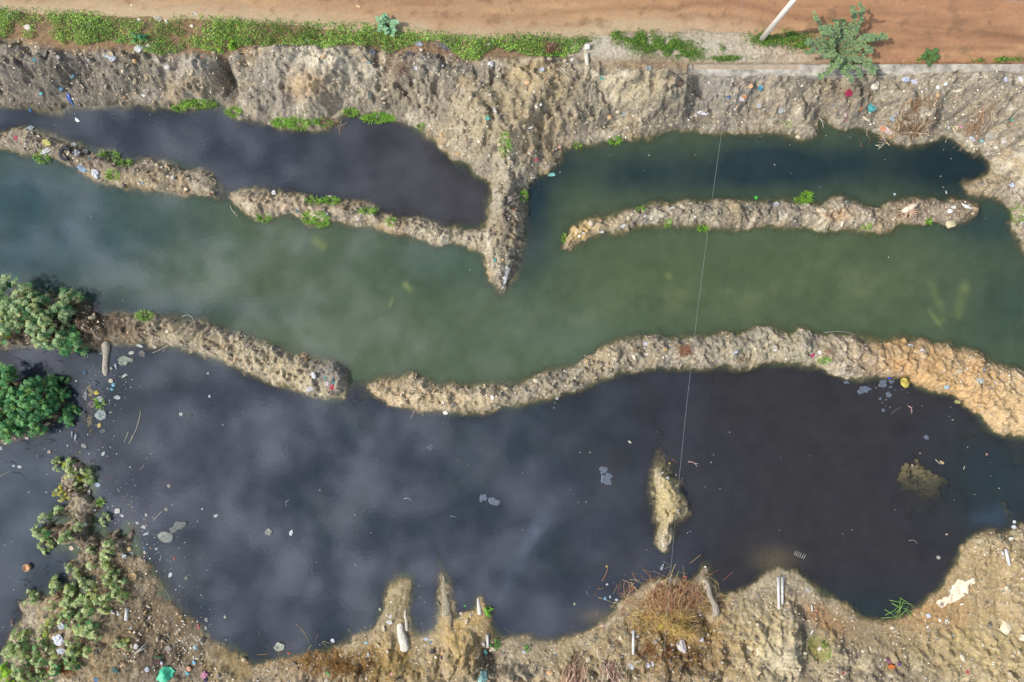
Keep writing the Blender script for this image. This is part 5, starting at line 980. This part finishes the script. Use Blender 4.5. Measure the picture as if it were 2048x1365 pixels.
bag(286,1119,6,6,0,(236,190,200),'pink and white wrapper in the floating litter','wrapper','wrapper',fl=True); bag(290,1105,4,5,0,(220,200,190),'pale pink bottle top above the pink wrapper','scrap','scrap',fl=True); bag(248,1112,6,4,20,(200,210,220),'bluish white pouch left of the pink wrapper','pouch','pouch'); bag(349,1117,3,5,0,(206,80,70),'small red fish shaped scrap afloat','scrap','scrap',fl=True); bag(313,1098,4,3,20,(206,190,186),'pale scrap between the blue wrapper and open water','scrap','scrap',fl=True); bag(170,1049,5,4,0,(220,210,196),'cream scrap beside the small bush on the strip','scrap','scrap'); bag(196,970,6,5,0,(170,186,206),'pale blue bag right of the olive bush'); bag(178,985,4,6,0,(190,180,160),'tan scrap below the olive bush','scrap','scrap'); bag(171,972,5,4,0,(206,196,176),'cream lid below the olive bush','lid','lid')
bag(144,1096,6,5,0,(226,196,160),'peach scrap under the dusty bush','scrap','scrap'); bag(170,1180,7,10,-30,(166,160,150),'grey rag among the bushes','rag','rag'); bag(125,1252,10,9,0,(196,196,200),'grey white bag between the bottom left bushes'); bag(118,1279,14,11,-30,(232,232,240),'large crumpled white cloth between the bottom left bushes','cloth','cloth',.4); bag(124,1302,11,8,0,(206,214,220),'second white cloth tangled in leaves below the large one','cloth','cloth',.4); bag(224,1224,8,4,-35,(226,214,196),'cream rag left of the white tube','rag','rag'); bag(236,1228,6,4,-30,(216,210,200),'small cream rag just left of the white tube','rag','rag'); bag(25,1244,6,8,0,(96,74,64),'dark brown pod afloat at the left edge','pod','pod',fl=True)
bag(272,1293,5,7,-35,(206,196,188),'pale triangular scrap on the dark shore','scrap','scrap'); wpipe(296,1284,270,1308,.025,'pale split cane lying on the dark shore',(176,172,160),'cane','cane'); wpipe(300,1290,276,1304,.02,'second split cane crossing the first on the dark shore',(170,166,154),'cane','cane'); bag(338,1297,8,7,0,(170,160,146),'translucent bag on the brown shore'); bag(295,1339,6,6,0,(190,196,200),'grey white scrap left of the turquoise sheet','scrap','scrap'); bag(324,1326,3.5,4,0,(236,226,240),'small white box above the turquoise sheet','box','foam_box',.7,amp=.1); bag(316,1322,9,5,0,(84,30,40),'dark maroon rag above the turquoise sheet','rag','rag'); bag(378,1338,6,6,0,(230,150,110),'round orange lid at the bottom shore','lid','lid',.3,amp=.05); bag(374,1347,5,4,0,(100,190,210),'cyan wrapper below the orange lid','wrapper','wrapper'); bag(409,1350,7,9,-20,(206,120,150),'pink and red wrapper at the bottom shore','wrapper','wrapper'); bag(388,1325,4,4,0,(110,190,220),'sky blue scrap right of the orange lid','scrap','scrap'); bag(391,1296,4,4,0,(150,206,220),'pale cyan scrap higher on the shore','scrap','scrap'); bag(411,1360,5,4,0,(50,40,110),'deep purple scrap at the bottom edge','scrap','scrap'); bag(192,1360,6,4,0,(60,130,190),'blue rag at the bottom edge under the bushes','rag','rag'); bag(230,1340,10,5,-30,(60,96,90),'dark teal rag on the sandy patch at the bottom','rag','rag'); bag(397,1254,4,9,10,(206,110,110),'reddish leaf shaped scrap in the shallow water','scrap','scrap',fl=True,al=.8); bag(412,1256,4,5,0,(160,166,160),'grey scrap right of the reddish one','scrap','scrap',fl=True); bag(413,1240,5,7,0,(170,170,160),'faint white scrap above the grey one','scrap','scrap',fl=True,al=.6); bag(432,1304,4,4,0,(190,206,200),'pale greenish scrap near the bottom shore','scrap','scrap',fl=True); bag(450,1234,3,4,0,(200,206,180),'tiny pale triangle afloat near the bottom left','scrap','scrap',fl=True); bag(407,1280,5,7,0,(60,56,48),'dark lump of mud and weed in the shallow','lump','lump')
bag(666,1281,7,6,-30,(238,236,240),'white square box afloat near the bottom shore','box','foam_box',.5,True,amp=.08); film(560,1293,11,9,10,(176,178,160),'crumpled clear bag afloat off the bottom shore','bag','plastic_bag',.06,True,.6,.2); bag(578,1307,5,3,-20,(206,96,60),'orange red scrap beside the crumpled clear bag','scrap','scrap',fl=True); bag(618,1307,4,4,0,(196,86,64),'red lump afloat among reed stalks','lump','lump',fl=True); bag(732,1286,5,3,0,(150,206,206),'mint blue scrap on the bottom shore','scrap','scrap'); bag(736,1311,4,4,0,(226,220,236),'lilac white scrap on the straw mat','scrap','scrap'); bag(719,1308,4,4,0,(230,210,206),'pale pink scrap left of the lilac white one','scrap','scrap'); bag(656,1348,3,6,30,(110,200,90),'green wrapper on the straw mat','wrapper','wrapper'); bag(783,1350,4,7,-30,(206,140,130),'pink wrapper on the sandy point','wrapper','wrapper')
bag(779,1245,7,5,0,(226,220,204),'white bone like scrap on the sandy point','bone','bone_like_scrap'); bag(781,1233,5,4,30,(224,218,206),'smaller white scrap above the bone like one','scrap','scrap'); bag(866,1305,5,10,30,(70,60,66),'dark purple rag at the bottom bank','rag','rag'); bag(885,1315,5,5,0,(60,54,60),'black rag end right of the dark purple rag','rag','rag'); bag(852,1278,6,4,0,(206,216,220),'pale scraps at the shore between the two points','scrap','scrap'); bag(861,1285,3,3,0,(90,150,190),'blue scrap at the shore between the two points','scrap','scrap'); bag(970,1306,6,6,-20,(90,170,150),'teal green bag below the short white pipe'); film(966,1358,9,12,20,(140,180,170),'pale teal plastic hanging at the bottom edge','sheet','plastic_sheet',.06); bag(922,1227,4,3.5,0,(222,190,160),'cream pebble like lump on the shore','lump','lump'); bag(760,1219,2.5,3,0,(214,220,170),'tiny yellow white scrap beside the sandy point','scrap','scrap')
bag(1322,1256,7,11,-20,(214,214,30),'bright yellow bag on the golden straw, lower piece','bag','plastic_bag',.5); bag(1328,1236,6,8,10,(206,206,40),'bright yellow bag on the golden straw, upper piece','bag','plastic_bag',.5); film(1361,1288,9,13,10,(206,200,196),'pale dented shell of plastic below the straw','shell','plastic_shell',.1,irr=.15); bag(1401,1276,6,8,40,(216,206,206),'pale pinkish scrap right of the pale dented shell','scrap','scrap'); bag(1305,1238,5,4,-30,(236,232,240),'white carton piece left of the upper yellow bag','scrap','scrap'); bag(1318,1228,7,4,-20,(206,216,226),'pale blue wrapper above the yellow bag','wrapper','wrapper'); bag(1323,1216,6,3,30,(30,140,130),'green and blue packet above the pale blue wrapper','packet','packet'); bag(1293,1213,5,4,-35,(238,236,232),'white box in the reed heap','box','foam_box',.5); bag(1303,1220,4,4,0,(226,224,222),'white chip right below the white box','scrap','scrap'); bag(1283,1221,4,3,0,(222,218,216),'white chip left of the reed heap centre','scrap','scrap'); bag(1399,1221,4,3,0,(236,228,232),'white chip at the right side of the reed heap','scrap','scrap'); bag(1399,1230,4,3.5,0,(234,230,230),'white chip below the other at the right side of the reed heap','scrap','scrap'); bag(1370,1154,5,3,0,(226,96,84),'red bottle cap like scrap off the reed heap','scrap','scrap',fl=True); bag(1323,1170,5,4,-40,(206,84,56),'orange red scrap at the edge of the reed heap','scrap','scrap'); bottle(1322,1140,.24,.06,160,(150,156,156),'clear crushed bottle afloat above the reed heap',.6); bag(1340,1158,4,5,0,(206,206,202),'clear cup afloat above the reed heap','cup','cup',fl=True); bag(1214,1169,4,3,20,(232,226,228),'white scrap afloat left of the reed heap','scrap','scrap',fl=True); bag(1210,1197,4,5,0,(110,170,220),'blue and white bottle afloat left of the reed heap','scrap','scrap',fl=True); bag(1220,1194,2.5,3.5,0,(220,230,240),'small white scrap right of the blue one','scrap','scrap',fl=True); bag(1233,1200,5,3.5,0,(206,232,240),'pale blue lid afloat left of the reed heap','lid','lid',.3,True); bag(1149,1208,2.5,4,0,(190,186,150),'olive white scrap alone in the pond','scrap','scrap',fl=True); bag(1213,1133,2.5,3.5,0,(206,180,90),'small yellow scrap alone in the pond','scrap','scrap',fl=True)
bag(1048,1304,4,3,20,(200,220,240),'pale blue white scrap on the bottom bank','scrap','scrap'); bag(1295,1330,8,6,0,(206,206,210),'torn white bag on the dark brown straw'); bag(1305,1326,4,8,10,(220,216,216),'narrow torn white bag right of the other','bag','plastic_bag'); bag(1338,1320,4,4,0,(190,220,216),'mint ring like scrap on the brown straw','scrap','scrap'); bag(1262,1330,6,10,20,(200,210,214),'streaky white plastic at the foot of the long white pipe'); bag(1204,1252,4,4,0,(226,184,150),'peach lump on the bank left of the long white pipe','lump','lump'); bag(1276,1275,5,5,0,(196,190,190),'grey lump right of the long white pipe','lump','lump'); bag(1249,1248,4,4,0,(150,130,110),'x') if False else None
bag(1856,1231,5,5,-20,(224,228,240),'bluish white foam piece at the head of the right bay','foam','foam_piece',.6); bag(1845,1228,4,4,0,(206,186,130),'tan lump left of the bluish white foam piece','lump','lump'); bag(1893,1242,4,4,0,(228,230,226),'white chip on the orange sand of the right bank','scrap','scrap'); bag(1905,1271,4,3,0,(206,220,224),'pale chip lower on the right bank','scrap','scrap'); stone(2010,1255,12,14,-10,(222,206,170),'large cream rock on the right bank'); stone(2044,1275,8,8,0,(232,216,184),'cream rock at the right edge'); bag(1783,1335,9,7,-30,(236,120,40),'bright orange cloth at the bottom right','cloth','cloth'); bag(1776,1322,10,3,-40,(170,80,130),'magenta strip above the bright orange cloth','strip','strip'); bag(1798,1329,5,4,0,(120,80,140),'purple scrap right of the magenta strip','scrap','scrap'); bag(1688,1346,5,3,0,(190,40,80),'crimson scrap at the bottom right','scrap','scrap'); bag(1935,1344,4,4,0,(206,60,80),'red scrap at the bottom right corner','scrap','scrap'); bag(1615,1180,4,4,0,(190,190,180),'grey chip at the pond edge right of the white pipes','scrap','scrap'); bag(2027,1054,6,5,0,(230,226,226),'white cup on its side at the right edge','cup','cup',.7,amp=.1); bag(2028,1044,4,4,0,(232,232,236),'small white box above the white cup','box','foam_box',.6,amp=.1); stone(2022,1078,5,4,0,(236,226,206),'white stone below the white cup'); bag(1876,1115,6,5,0,(176,176,160),'half sunk grey stone like lump in the right bay','lump','lump',fl=True); bag(1893,1069,3,2.5,0,(226,200,160),'cream chip afloat in the right bay','scrap','scrap',fl=True); bag(2038,1112,6,5,0,(196,186,160),'x') if False else None
bag(1914,804,9,5,0,(206,200,110),'olive yellow ring of plastic in the shallow right pond','ring','scrap_ring',fl=True,al=.8); bag(1892,775,6,5,0,(170,206,206),'pale teal bag at the pond edge right of the mustard bag'); bag(1958,762,10,6,-15,(196,206,200),'pale crumpled bag on the orange berm'); bag(1990,766,6,5,0,(226,216,200),'cream crumpled bag right of the pale one on the orange berm'); bag(1964,740,7,4,0,(160,170,190),'bluish bag at the top of the orange berm'); bag(1845,701,7,3,-15,(236,232,228),'white scrap on the orange berm crest','scrap','scrap'); bag(1820,692,6,4,0,(190,190,196),'grey white scrap at the channel side of the orange berm','scrap','scrap'); bag(1883,925,7,4,-30,(206,180,120),'tan pod like scrap above the mottled shoal','scrap','scrap',fl=True); bag(1824,931,3,3,0,(206,190,150),'small tan lump above the mottled shoal','lump','lump',fl=True); bag(1973,909,3,3,-20,(214,150,130),'pinkish scrap afloat at the right','scrap','scrap',fl=True)
bag(1259,884,5,2.5,-30,(232,230,200),'white curved scrap afloat in the middle of the pond','scrap','scrap',fl=True); bag(1334,957,5,4,0,(206,206,206),'white wrapper at the top of the sandy islet','wrapper','wrapper'); bag(1339,927,3,3,0,(220,170,50),'golden scrap above the sandy islet','scrap','scrap',fl=True); film(1361,980,7,4,-30,(130,124,90),'olive board at the right side of the sandy islet','board','board',.01,irr=.1); bag(1331,916+43,2,2,0,(190,190,190),'x') if False else None
bag(982,131,7.5,7.5,0,(236,230,218),'large round white stone below the creeping weeds','stone','stone',.8,amp=.06)
for a in ((56,56,7,6,-30,(214,204,190),'pale pointed stone in the weeds at the top left'),(21,31,7,5,0,(180,166,156),'grey pink stone at the top left edge of the weeds'),(180,50,6,6,0,(156,146,150),'round grey stone in the weeds right of the pale pointed one'),(317,38,9,5,-20,(180,170,150),'flat tan stone by the road edge of the weeds'),(391,28,6,4,0,(190,186,180),'grey stone on the road edge above the weeds'),(279,40,4,3,0,(232,226,214),'small white stone by the road edge'),(333,44,4,4,0,(214,208,198),'small pale stone right of the flat tan one'),(384,53,4,3,0,(232,214,180),'small cream stone in the weeds'),(264,12,3,3,0,(232,226,214),'small white stone on the road verge'),(335,135,6,5,0,(206,200,190),'pale stone on the mound left of the gully'),(116,114,5,4,0,(170,164,154),'grey stone on the upper left bank'),(268,84,5,4,0,(214,210,200),'white stone at the lower edge of the weeds'),(297,93,5,4,0,(220,216,206),'white stone just right of its neighbour under the weeds'),(228,174,4,9,10,(136,132,124),'long grey stone on the slope above the dark pond'),(616,83,7,5,0,(176,176,180),'grey stone in the bright weeds'),(606,87,4,4,0,(150,146,140),'x'),(717,14,7,5,0,(222,184,140),'cream lump of earth on the dirt road'),(1144,120,5,4,0,(206,200,190),'white stone left of the concrete stub'),(1080,209,4,4,0,(232,228,218),'white pebble on the sandy middle bank'),(1073,214,3,3,0,(226,222,212),'small pebble left of the white pebble'),(1345,165,6,5,0,(170,152,124),'brown boulder on the bank below the wall end'),(1358,167,5,3.5,0,(176,130,104),'reddish stone right of the brown boulder'),(2040,160,5,6,0,(210,206,204),'pale stone at the right edge below the wall'),(1596,274,5,4,0,(214,200,166),'cream stone at the edge of the teal pond'),(1992,295,4,4,0,(216,206,186),'cream stone at the teal pond corner'),(1550,700,5,4,0,(200,194,180),'pale stone on the lower berm'),(985,795,4,4,0,(232,226,212),'white pebble on the lower berm bend'),(891,826,5,4,0,(236,222,210),'white pebble at the pond edge of the lower berm'),(1720,70,5,4,0,(206,180,150),'x'),(1500,1296,9,7,0,(206,196,160),'cream rock on the bottom bank'),(1518,1300,8,9,0,(212,198,160),'cream rock right of the other on the bottom bank'),(775,1304,4,4,0,(196,180,150),'tan stone on the sandy point')):
    if a[6] != 'x': stone(*a)

# ---------------------------------------------------------------- sticks and stems
SB = (206,196,166); DK = (60,54,50); RD = (170,120,92)
for a in ((282,822,258,888,.011,SB,'long forked pale stick afloat in the dark pond',.06,True,((.75,-14,.25),)),(258,863,249,885,.009,SB,'short pale stick beside the long forked one',0,True,()),(338,686,306,706,.010,(206,184,160),'pale forked stick at the shore of the lower left berm',.05,True,((.1,20,.5),)),(355,684,364,702,.006,SB,'thin curved stick right of the forked one',.1,True,()),(325,1022,307,1041,.009,SB,'straight stick leading to the translucent pouch',0,True,()),(290,927,279,940,.005,SB,'thin pale stem afloat in the dark pond',.1,True,()),(831,819,822,837,.011,(170,160,146),'short stick with knobbed end below the lower berm',0,True,()),(461,412,477,434,.009,(206,196,176),'pale stick at the gap end of the second berm',-.08,True,((.5,40,.15),)),(858,479,866,489,.006,(196,176,140),'short stick at the channel edge of the thin berm',0,True,()),(1168,710,1178,716,.008,SB,'small pale stick above the golden lump',0,True,()),(364,634,388,648,.008,(206,200,190),'curly white root on the channel side of the lower berm',.35,False,()),(272,1142,306,1178,.007,SB,'thin stick running from the cream bucket into the water',.1,True,()),(268,1100,273,1140,.008,(196,184,150),'upright thin stick above the cream bucket',-.08,False,()),(325,1172,341,1205,.005,SB,'thin stem in the shallow water right of the bucket',.06,True,()),(262,1058,280,1084,.007,(150,140,120),'thin brown stick on the littered strip',0,False,()),(190,1005,194,998,.005,SB,'short stem on the strip',.5,False,()),(0,953,24,941,.007,(180,172,150),'thin pale stick at the left edge of the pond',0,True,()),(118,975,145,965,.006,(150,150,130),'thin stem left of the olive bush',0,True,()),(1376,924,1394,934,.012,(214,180,160),'curved pinkish branch afloat right of the sandy islet',.2,True,((.7,30,.15),)),(1345,918,1356,926,.007,(170,110,80),'reddish twig above the sandy islet',-.1,True,()),(1815,812,1822,828,.010,(206,170,160),'pinkish forked branch afloat in the right pond',.25,True,((.2,50,.15),(.6,-50,.12))),(1783,828,1803,815,.006,(150,130,130),'thin dark pink stem left of the forked branch',.1,True,()),(1870,919,1880,929,.008,(226,214,190),'straight pale stick above the mottled shoal',0,True,()),(1926,939,1929,932,.008,(226,220,190),'tiny pale stick right of the mottled shoal',0,True,()),(1817,1082,1834,1088,.005,(206,206,196),'thin bent white strand in the right pond',.25,True,()),(1648,666,1716,672,.007,(170,176,166),'long thin stem in the channel beside the berm',.08,True,()),(1649,658,1651,664,.005,(206,206,180),'x',0,True,()),(1750,291,1762,297,.010,(220,206,170),'pale driftwood twig off the littered bank',.1,True,((.3,30,.25),)),(1756,299,1776,285,.010,(206,190,160),'forked root poking into the teal pond',.05,True,((.4,25,.3),)),(1890,286,1893,277,.008,(190,176,150),'short root stub in the teal pond corner',0,True,()),(1637,235,1646,256,.008,(226,220,200),'pale root hanging from the pit into the teal pond',.1,True,((.3,25,.3),)),(1965,218,1950,268,.022,(150,104,80),'thick brown branch on the littered right bank',0,False,((.4,20,.4),)),(1962,228,1925,272,.009,(190,166,130),'long thin branch left of the thick brown one',.03,False,()),(1860,150,1884,146,.012,(222,214,196),'pale bent root on the wall edge',.15,False,()),(1735,170,1752,152,.010,(196,176,140),'curved tan root beside the flat pale slab',.3,False,()),(1740,180,1740,205,.010,(180,156,120),'tan root below the flat pale slab',.15,False,()),(1120,135,1144,157,.012,(214,204,176),'pair of pale canes on the middle bank, upper one',0,False,()),(1114,137,1138,158,.010,(206,196,170),'pair of pale canes on the middle bank, lower one',0,False,()),(28,96,52,96,.009,(226,206,150),'bent straw coloured stick on the upper left bank',.12,False,()),(480,92,514,122,.009,(196,160,124),'long tan cane at the right side of the gully head',-.05,False,()),(490,90,520,108,.008,(190,150,116),'second tan cane crossing beside the first',.05,False,()),(800,105,838,130,.009,(150,124,106),'long dark branch on the middle bank',.02,False,((.4,-40,.4),)),(770,130,800,165,.007,(150,130,112),'thin branch below the long dark one',.05,False,()),(1940,415,1952,424,.008,(206,176,150),'pinkish twig at the tip of the long berm',0,False,((.4,40,.15),)),(1700,712,1728,738,.010,(120,104,84),'dark straight stick across the right berm',0,False,()),(1692,745,1722,726,.009,(130,110,90),'second dark stick beside the dark straight one',0,False,()),(602,1250+8,620,1290,.007,(180,170,110),'olive reed stalk bent in the shallow water',.08,True,()),(613,1280,596,1275,.006,(150,110,100),'reddish stem touching the olive reed stalk',0,True,()),(1196,1195,1228,1207,.009,(180,170,120),'long olive reed stalk left of the reed heap',.04,True,()),(1226,1205,1268,1208,.008,(176,164,110),'olive reed stalk touching the reed heap',0,True,()),(1244,1215,1262,1219,.006,(170,160,110),'short olive stalk below the long ones',0,True,()),(1346,1195-23,1358,1140,.009,(196,176,120),'straw stalk rising at the top of the reed heap',0,False,()),(1376,1172,1394,1152,.009,(196,176,120),'straw stalk pointing up right from the reed heap',0,False,()),(1306,1142,1333,1153,.008,(150,140,120),'grey stalk beside the crushed clear bottle',0,True,()),(1172,1182,1176,1190,.006,(196,176,150),'tiny stem afloat in the pond left of the reed heap',0,True,()),(1676,1320,1702,1318,.008,(206,190,150),'pale thin cane at the bottom right',-.02,False,()),(1440,1300,1446,1316,.007,(150,130,110),'forked dry twig on the bottom bank',0,False,((.3,30,.2),)),(900,1032,914,1034,.008,(150,170,160),'greenish twig afloat in the open pond',0,True,()),(808,998,823,1003,.007,(214,212,206),'white curved feather like stem in the open pond',.25,True,()),(579,1000,574,1013,.006,(196,200,196),'thin white curl in the open pond',-.3,True,()),(1008,1255,1030,1272,.005,(150,130,110),'thin dry stem at the bottom shore',0,True,())):
    if a[6] != 'x': stick(a[0],a[1],a[2],a[3],a[4]*1.15,a[5],a[6],bend=a[7],fl=a[8],forks=a[9])
MARKS = [(211,715,'the grey log'),(1340,1000,'the sandy islet'),(1840,960,'the mottled shoal'),(1808,766,'the mustard bag'),(1215,955,'the pair of bluish films'),(977,1000,'the central pair of films'),(583,1066,'the white upright bag'),(338,972,'the small cream ring'),(269,1151,'the cream bucket'),(57,1134,'the tan bucket'),(332,1074,'the square sheet'),(60,820,'the leafy islet'),(190,810,'the debris strip'),(165,945,'the olive bush'),(108,1048,'the lone pale bush'),(800,1200,'the sandy point'),(890,1190,'the mossy log'),(978,1221,'the round green plant'),(1350,1200,'the reed heap'),(1599,1109,'the slatted rack'),(1003,560,'the tip of the rubble spit'),(1165,465,'the tip of the curved berm'),(1789,389,'the white floating box'),(560,1293,'the crumpled clear bag'),(666,1281,'the white square box'),(70,690,'the left edge bushes'),(363,829,'the clear open box'),(1934,414,'the oval plate'),(1800,1222,'the green reeds'),(1985,1032,'the bluish oily drift'),(650,790,'the lower left berm end'),(192,347,'the white sack'),(400,209,'the vivid grass band'),(1815,258,'the dry root tangle'),(1450,262,'the grey bank below the wall'),(860,895,'the faint film'),(1728,780,'the large pale film'),(1557,1180,'the parallel white pipes'),(1852,875,'the lone blue film'),(270,858,'the long forked stick'),(1290,640,'the lower berm crest'),(1114,797,'the white ring'),(618,1307,'the red lump'),(1893,1069,'the right bay entrance')]
used_l = {}
def place_label(u, v, what):
    c = sorted(MARKS, key=lambda m: (m[0]-u)**2+(m[1]-v)**2)
    for m in c[:4]:
        dx, dy = u-m[0], v-m[1]; d = math.hypot(dx, dy); a = math.degrees(math.atan2(-dy, dx)) % 360
        w = ['right of','up and right of','above','up and left of','left of','down and left of','below','down and right of'][int(((a+22.5) % 360)//45)]
        q_ = 'close by, ' if d < 28 else ('some way ' if d < 75 else 'well ')
        l_ = '%s, %s%s %s' % (what, q_, w, m[2]) if d < 28 else '%s %s%s %s' % (what, q_, w, m[2])
        if l_ not in used_l: used_l[l_] = 1; return l_
    return l_
for i, (u0, v0, u1, v1) in enumerate(((40,880,62,892),(85,880,115,884),(98,888,116,880),(70,893,88,890),(78,913,88,914),(10,925,34,928),(22,945,48,952),(98,928,112,932),(40,1160,64,1165),(88,1140,98,1132),(96,1104,100,1112),(60,1165,46,1170),(20,1228,88,1212),(30,1200,62,1210),(88,680,87,708),(105,690,160,712),(108,720,128,727),(40,700,62,702),(28,716,44,722),(4,702,14,706),(66,690,70,684),(112,1125,124,1126),(128,1124,142,1126),(90,1150,96,1148),(180,925,192,922),(60,900,52,896))):
    stick(u0, v0, u1, v1, .009, DK, place_label(u0, v0, 'short blackened stem in the shallows'), bend=.08, fl=True, group='blackened stems in the left pond', forks=((.5, 35, .14),), name='dead_stem', cat='stem')
reed = [(520,1268),(600,1255),(634,1275),(650,1290),(640,1300),(655,1285),(560,1312),(590,1326),(575,1335),(620,1295),(700,1262),(725,1262),(742,1258),(680,1300),(690,1290),(720,1275),(590,1322),(668,1298),(612,1330),(640,1326),(1240,1172),(1255,1180),(1262,1168),(1280,1165),(1288,1175),(1290,1190),(1270,1160),(1250,1195),(1230,1178),(1300,1172)]
for u, v in reed:
    a = rnd.uniform(0, 3.14); l_ = rnd.uniform(10, 26); stick(u-l_*.5*math.cos(a), v-l_*.5*math.sin(a), u+l_*.5*math.cos(a), v+l_*.5*math.sin(a), .0075, rnd.choice([(190,176,120),(170,150,100),(206,190,140),(160,120,90)]), place_label(u, v, rnd.choice(['dry reed stalk','bent reed stalk'])+' afloat'), bend=rnd.uniform(-.06, .06), fl=True, group='dry reed stalks afloat by the bottom shore', name='reed_stalk', cat='reed')
# tiny floating bits
bits = [(110,250),(130,225),(150,228),(172,214),(112,268),(300,230),(1045,1060),(1045,946),(742,1066),(529,1104),(640,980),(846,818+12),(886,846),(915,920),(935,930),(627+83,1030),(711,1130),(632,1125),(886,1210+10),(1080,790),(1110,806),(1108,816),(1160,905),(1140,980),(1157,1005),(1172,1004),(1180,905),(1427,910),(1422,925),(1440,978),(1410,974),(1375,1066),(1380,1063),(1459,865),(1300,1008),(1352,950),(1350,968),(1337,940),(1365,957),(1559,1060),(1704,1060),(1685,1068),(1562,915),(1620,912),(1840,907),(1898,833),(1905,840),(1935,895),(1981,952),(1998,977),(1949,989),(1980,925),(1908,1000),(1549,320+10),(1580,290),(1652,272),(1700,275),(1720,292),(1770,318+2),(1887,300),(1902,318),(1881,353),(1640,375),(1582,347),(1220,311),(1298,311),(1078,380),(1287,342),(1520,262+12),(1390,310),(1120,345),(1790,1020),(1760,770),(1788,758),(1752,776),(1772,800),(1764,806),(1790,780),(1805,780),(1815,785),(1780,815),(1770,812),(1844,812),(1902,815),(1970,437),(1777,515),(940,540),(762,637),(182,434),(246,602),(515,560),(205,588),(265,690),(244,757),(262,775),(268,870),(238,954),(228,842),(226,880),(206,895),(302,908),(446,850),(487,827),(350,1065),(370,1085),(395,1043),(510,1064),(478,1032),(420,1130),(368,1140),(352,1180),(374,1185),(395,1175),(360,1172),(440,1330-30),(452,1280),(420,1270),(345,1010),(358,1200),(24,1290-40),(10,1090),(25,1083),(20,1155),(60,1060),(58,985),(93,985),(60,940),(75,912),(128,1190-60),(6,1255),(28,1180),(1340,1083),(1358,1032),(1330,1012),(1293,1100),(1250,1150),(1272,1148),(1300,1153),(1228,1165),(1384,1158),(640,1290),(602,1332),(730,1255),(820,1250),(843,1248),(838,1172),(841,1195),(905,1182),(849,1205)]
kinds = [bag, None]
protos = []
for i in range(6):
    V, Fc = crump(.045*(.7+.1*i), .028*(1+.08*(i % 3)), .018, 300+i, .45, 2); protos.append((V, Fc))
for i, (u, v) in enumerate(bits):
    V, Fc = protos[i % 6]; c = [(206,204,198),(180,178,170),(176,168,156),(190,172,140),(160,166,174)][(i*7) % 5]
    o = put('litter_bit', (V, Fc), u, v, mat(c, .6, 1, .1), 'tiny pale scrap of litter afloat on the ponds', 'scrap', 'tiny pale scraps afloat on the ponds', .004, float(hgt(*P(u, v))) < 0)
    o['label'] = place_label(u, v, 'tiny %s scrap afloat' % ['white','pale grey','cream','yellowish','bluish grey'][(i*7) % 5])
    o.rotation_euler = (0, 0, i*1.3); s_ = .34+.4*rnd.random()**2; o.scale = (s_, s_, s_)
n = 4200; u = rng.rand(n)*430; v = 690+rng.rand(n)*660
d = gz(u, v, 185, 820, 40, 90)+gz(u, v, 215, 760, 40, 40)+gz(u, v, 260, 1060, 60, 70)+gz(u, v, 300, 1110, 40, 50)+gz(u, v, 380, 1270, 60, 60)+.25*gz(u, v, 80, 900, 90, 40)+.4*gz(u, v, 240, 960, 50, 60)
x, y = P(u, v); x = np.asarray(x); y = np.asarray(y); k = (rng.rand(n) < d*.8) & (hgt(x, y) < 0); x, y = x[k], y[k]
chips('floating_specks', x, y, x*0, .008+.022*rng.rand(len(x))**3, lp_[rng.choice(9, len(x), p=[.3,.3,.1,.03,.03,.03,.08,.03,.10])]*.85, 'fine specks of litter afloat round the debris strip and left shore', .3, tilt=.3)
# submerged pale weed sheets seen through the channel water are part of its bed; leaf beds of duckweed:
film(1512,396,3.5,3.5,0,(70,170,60),'round bright green leaf afloat on the teal pond','leaf','floating_leaf',.01,True,1,.1)
film(930,1212,2,2,0,(80,170,60),'tiny green leaf afloat beside the mossy log','leaf','floating_leaf',.01,True,1,.1)
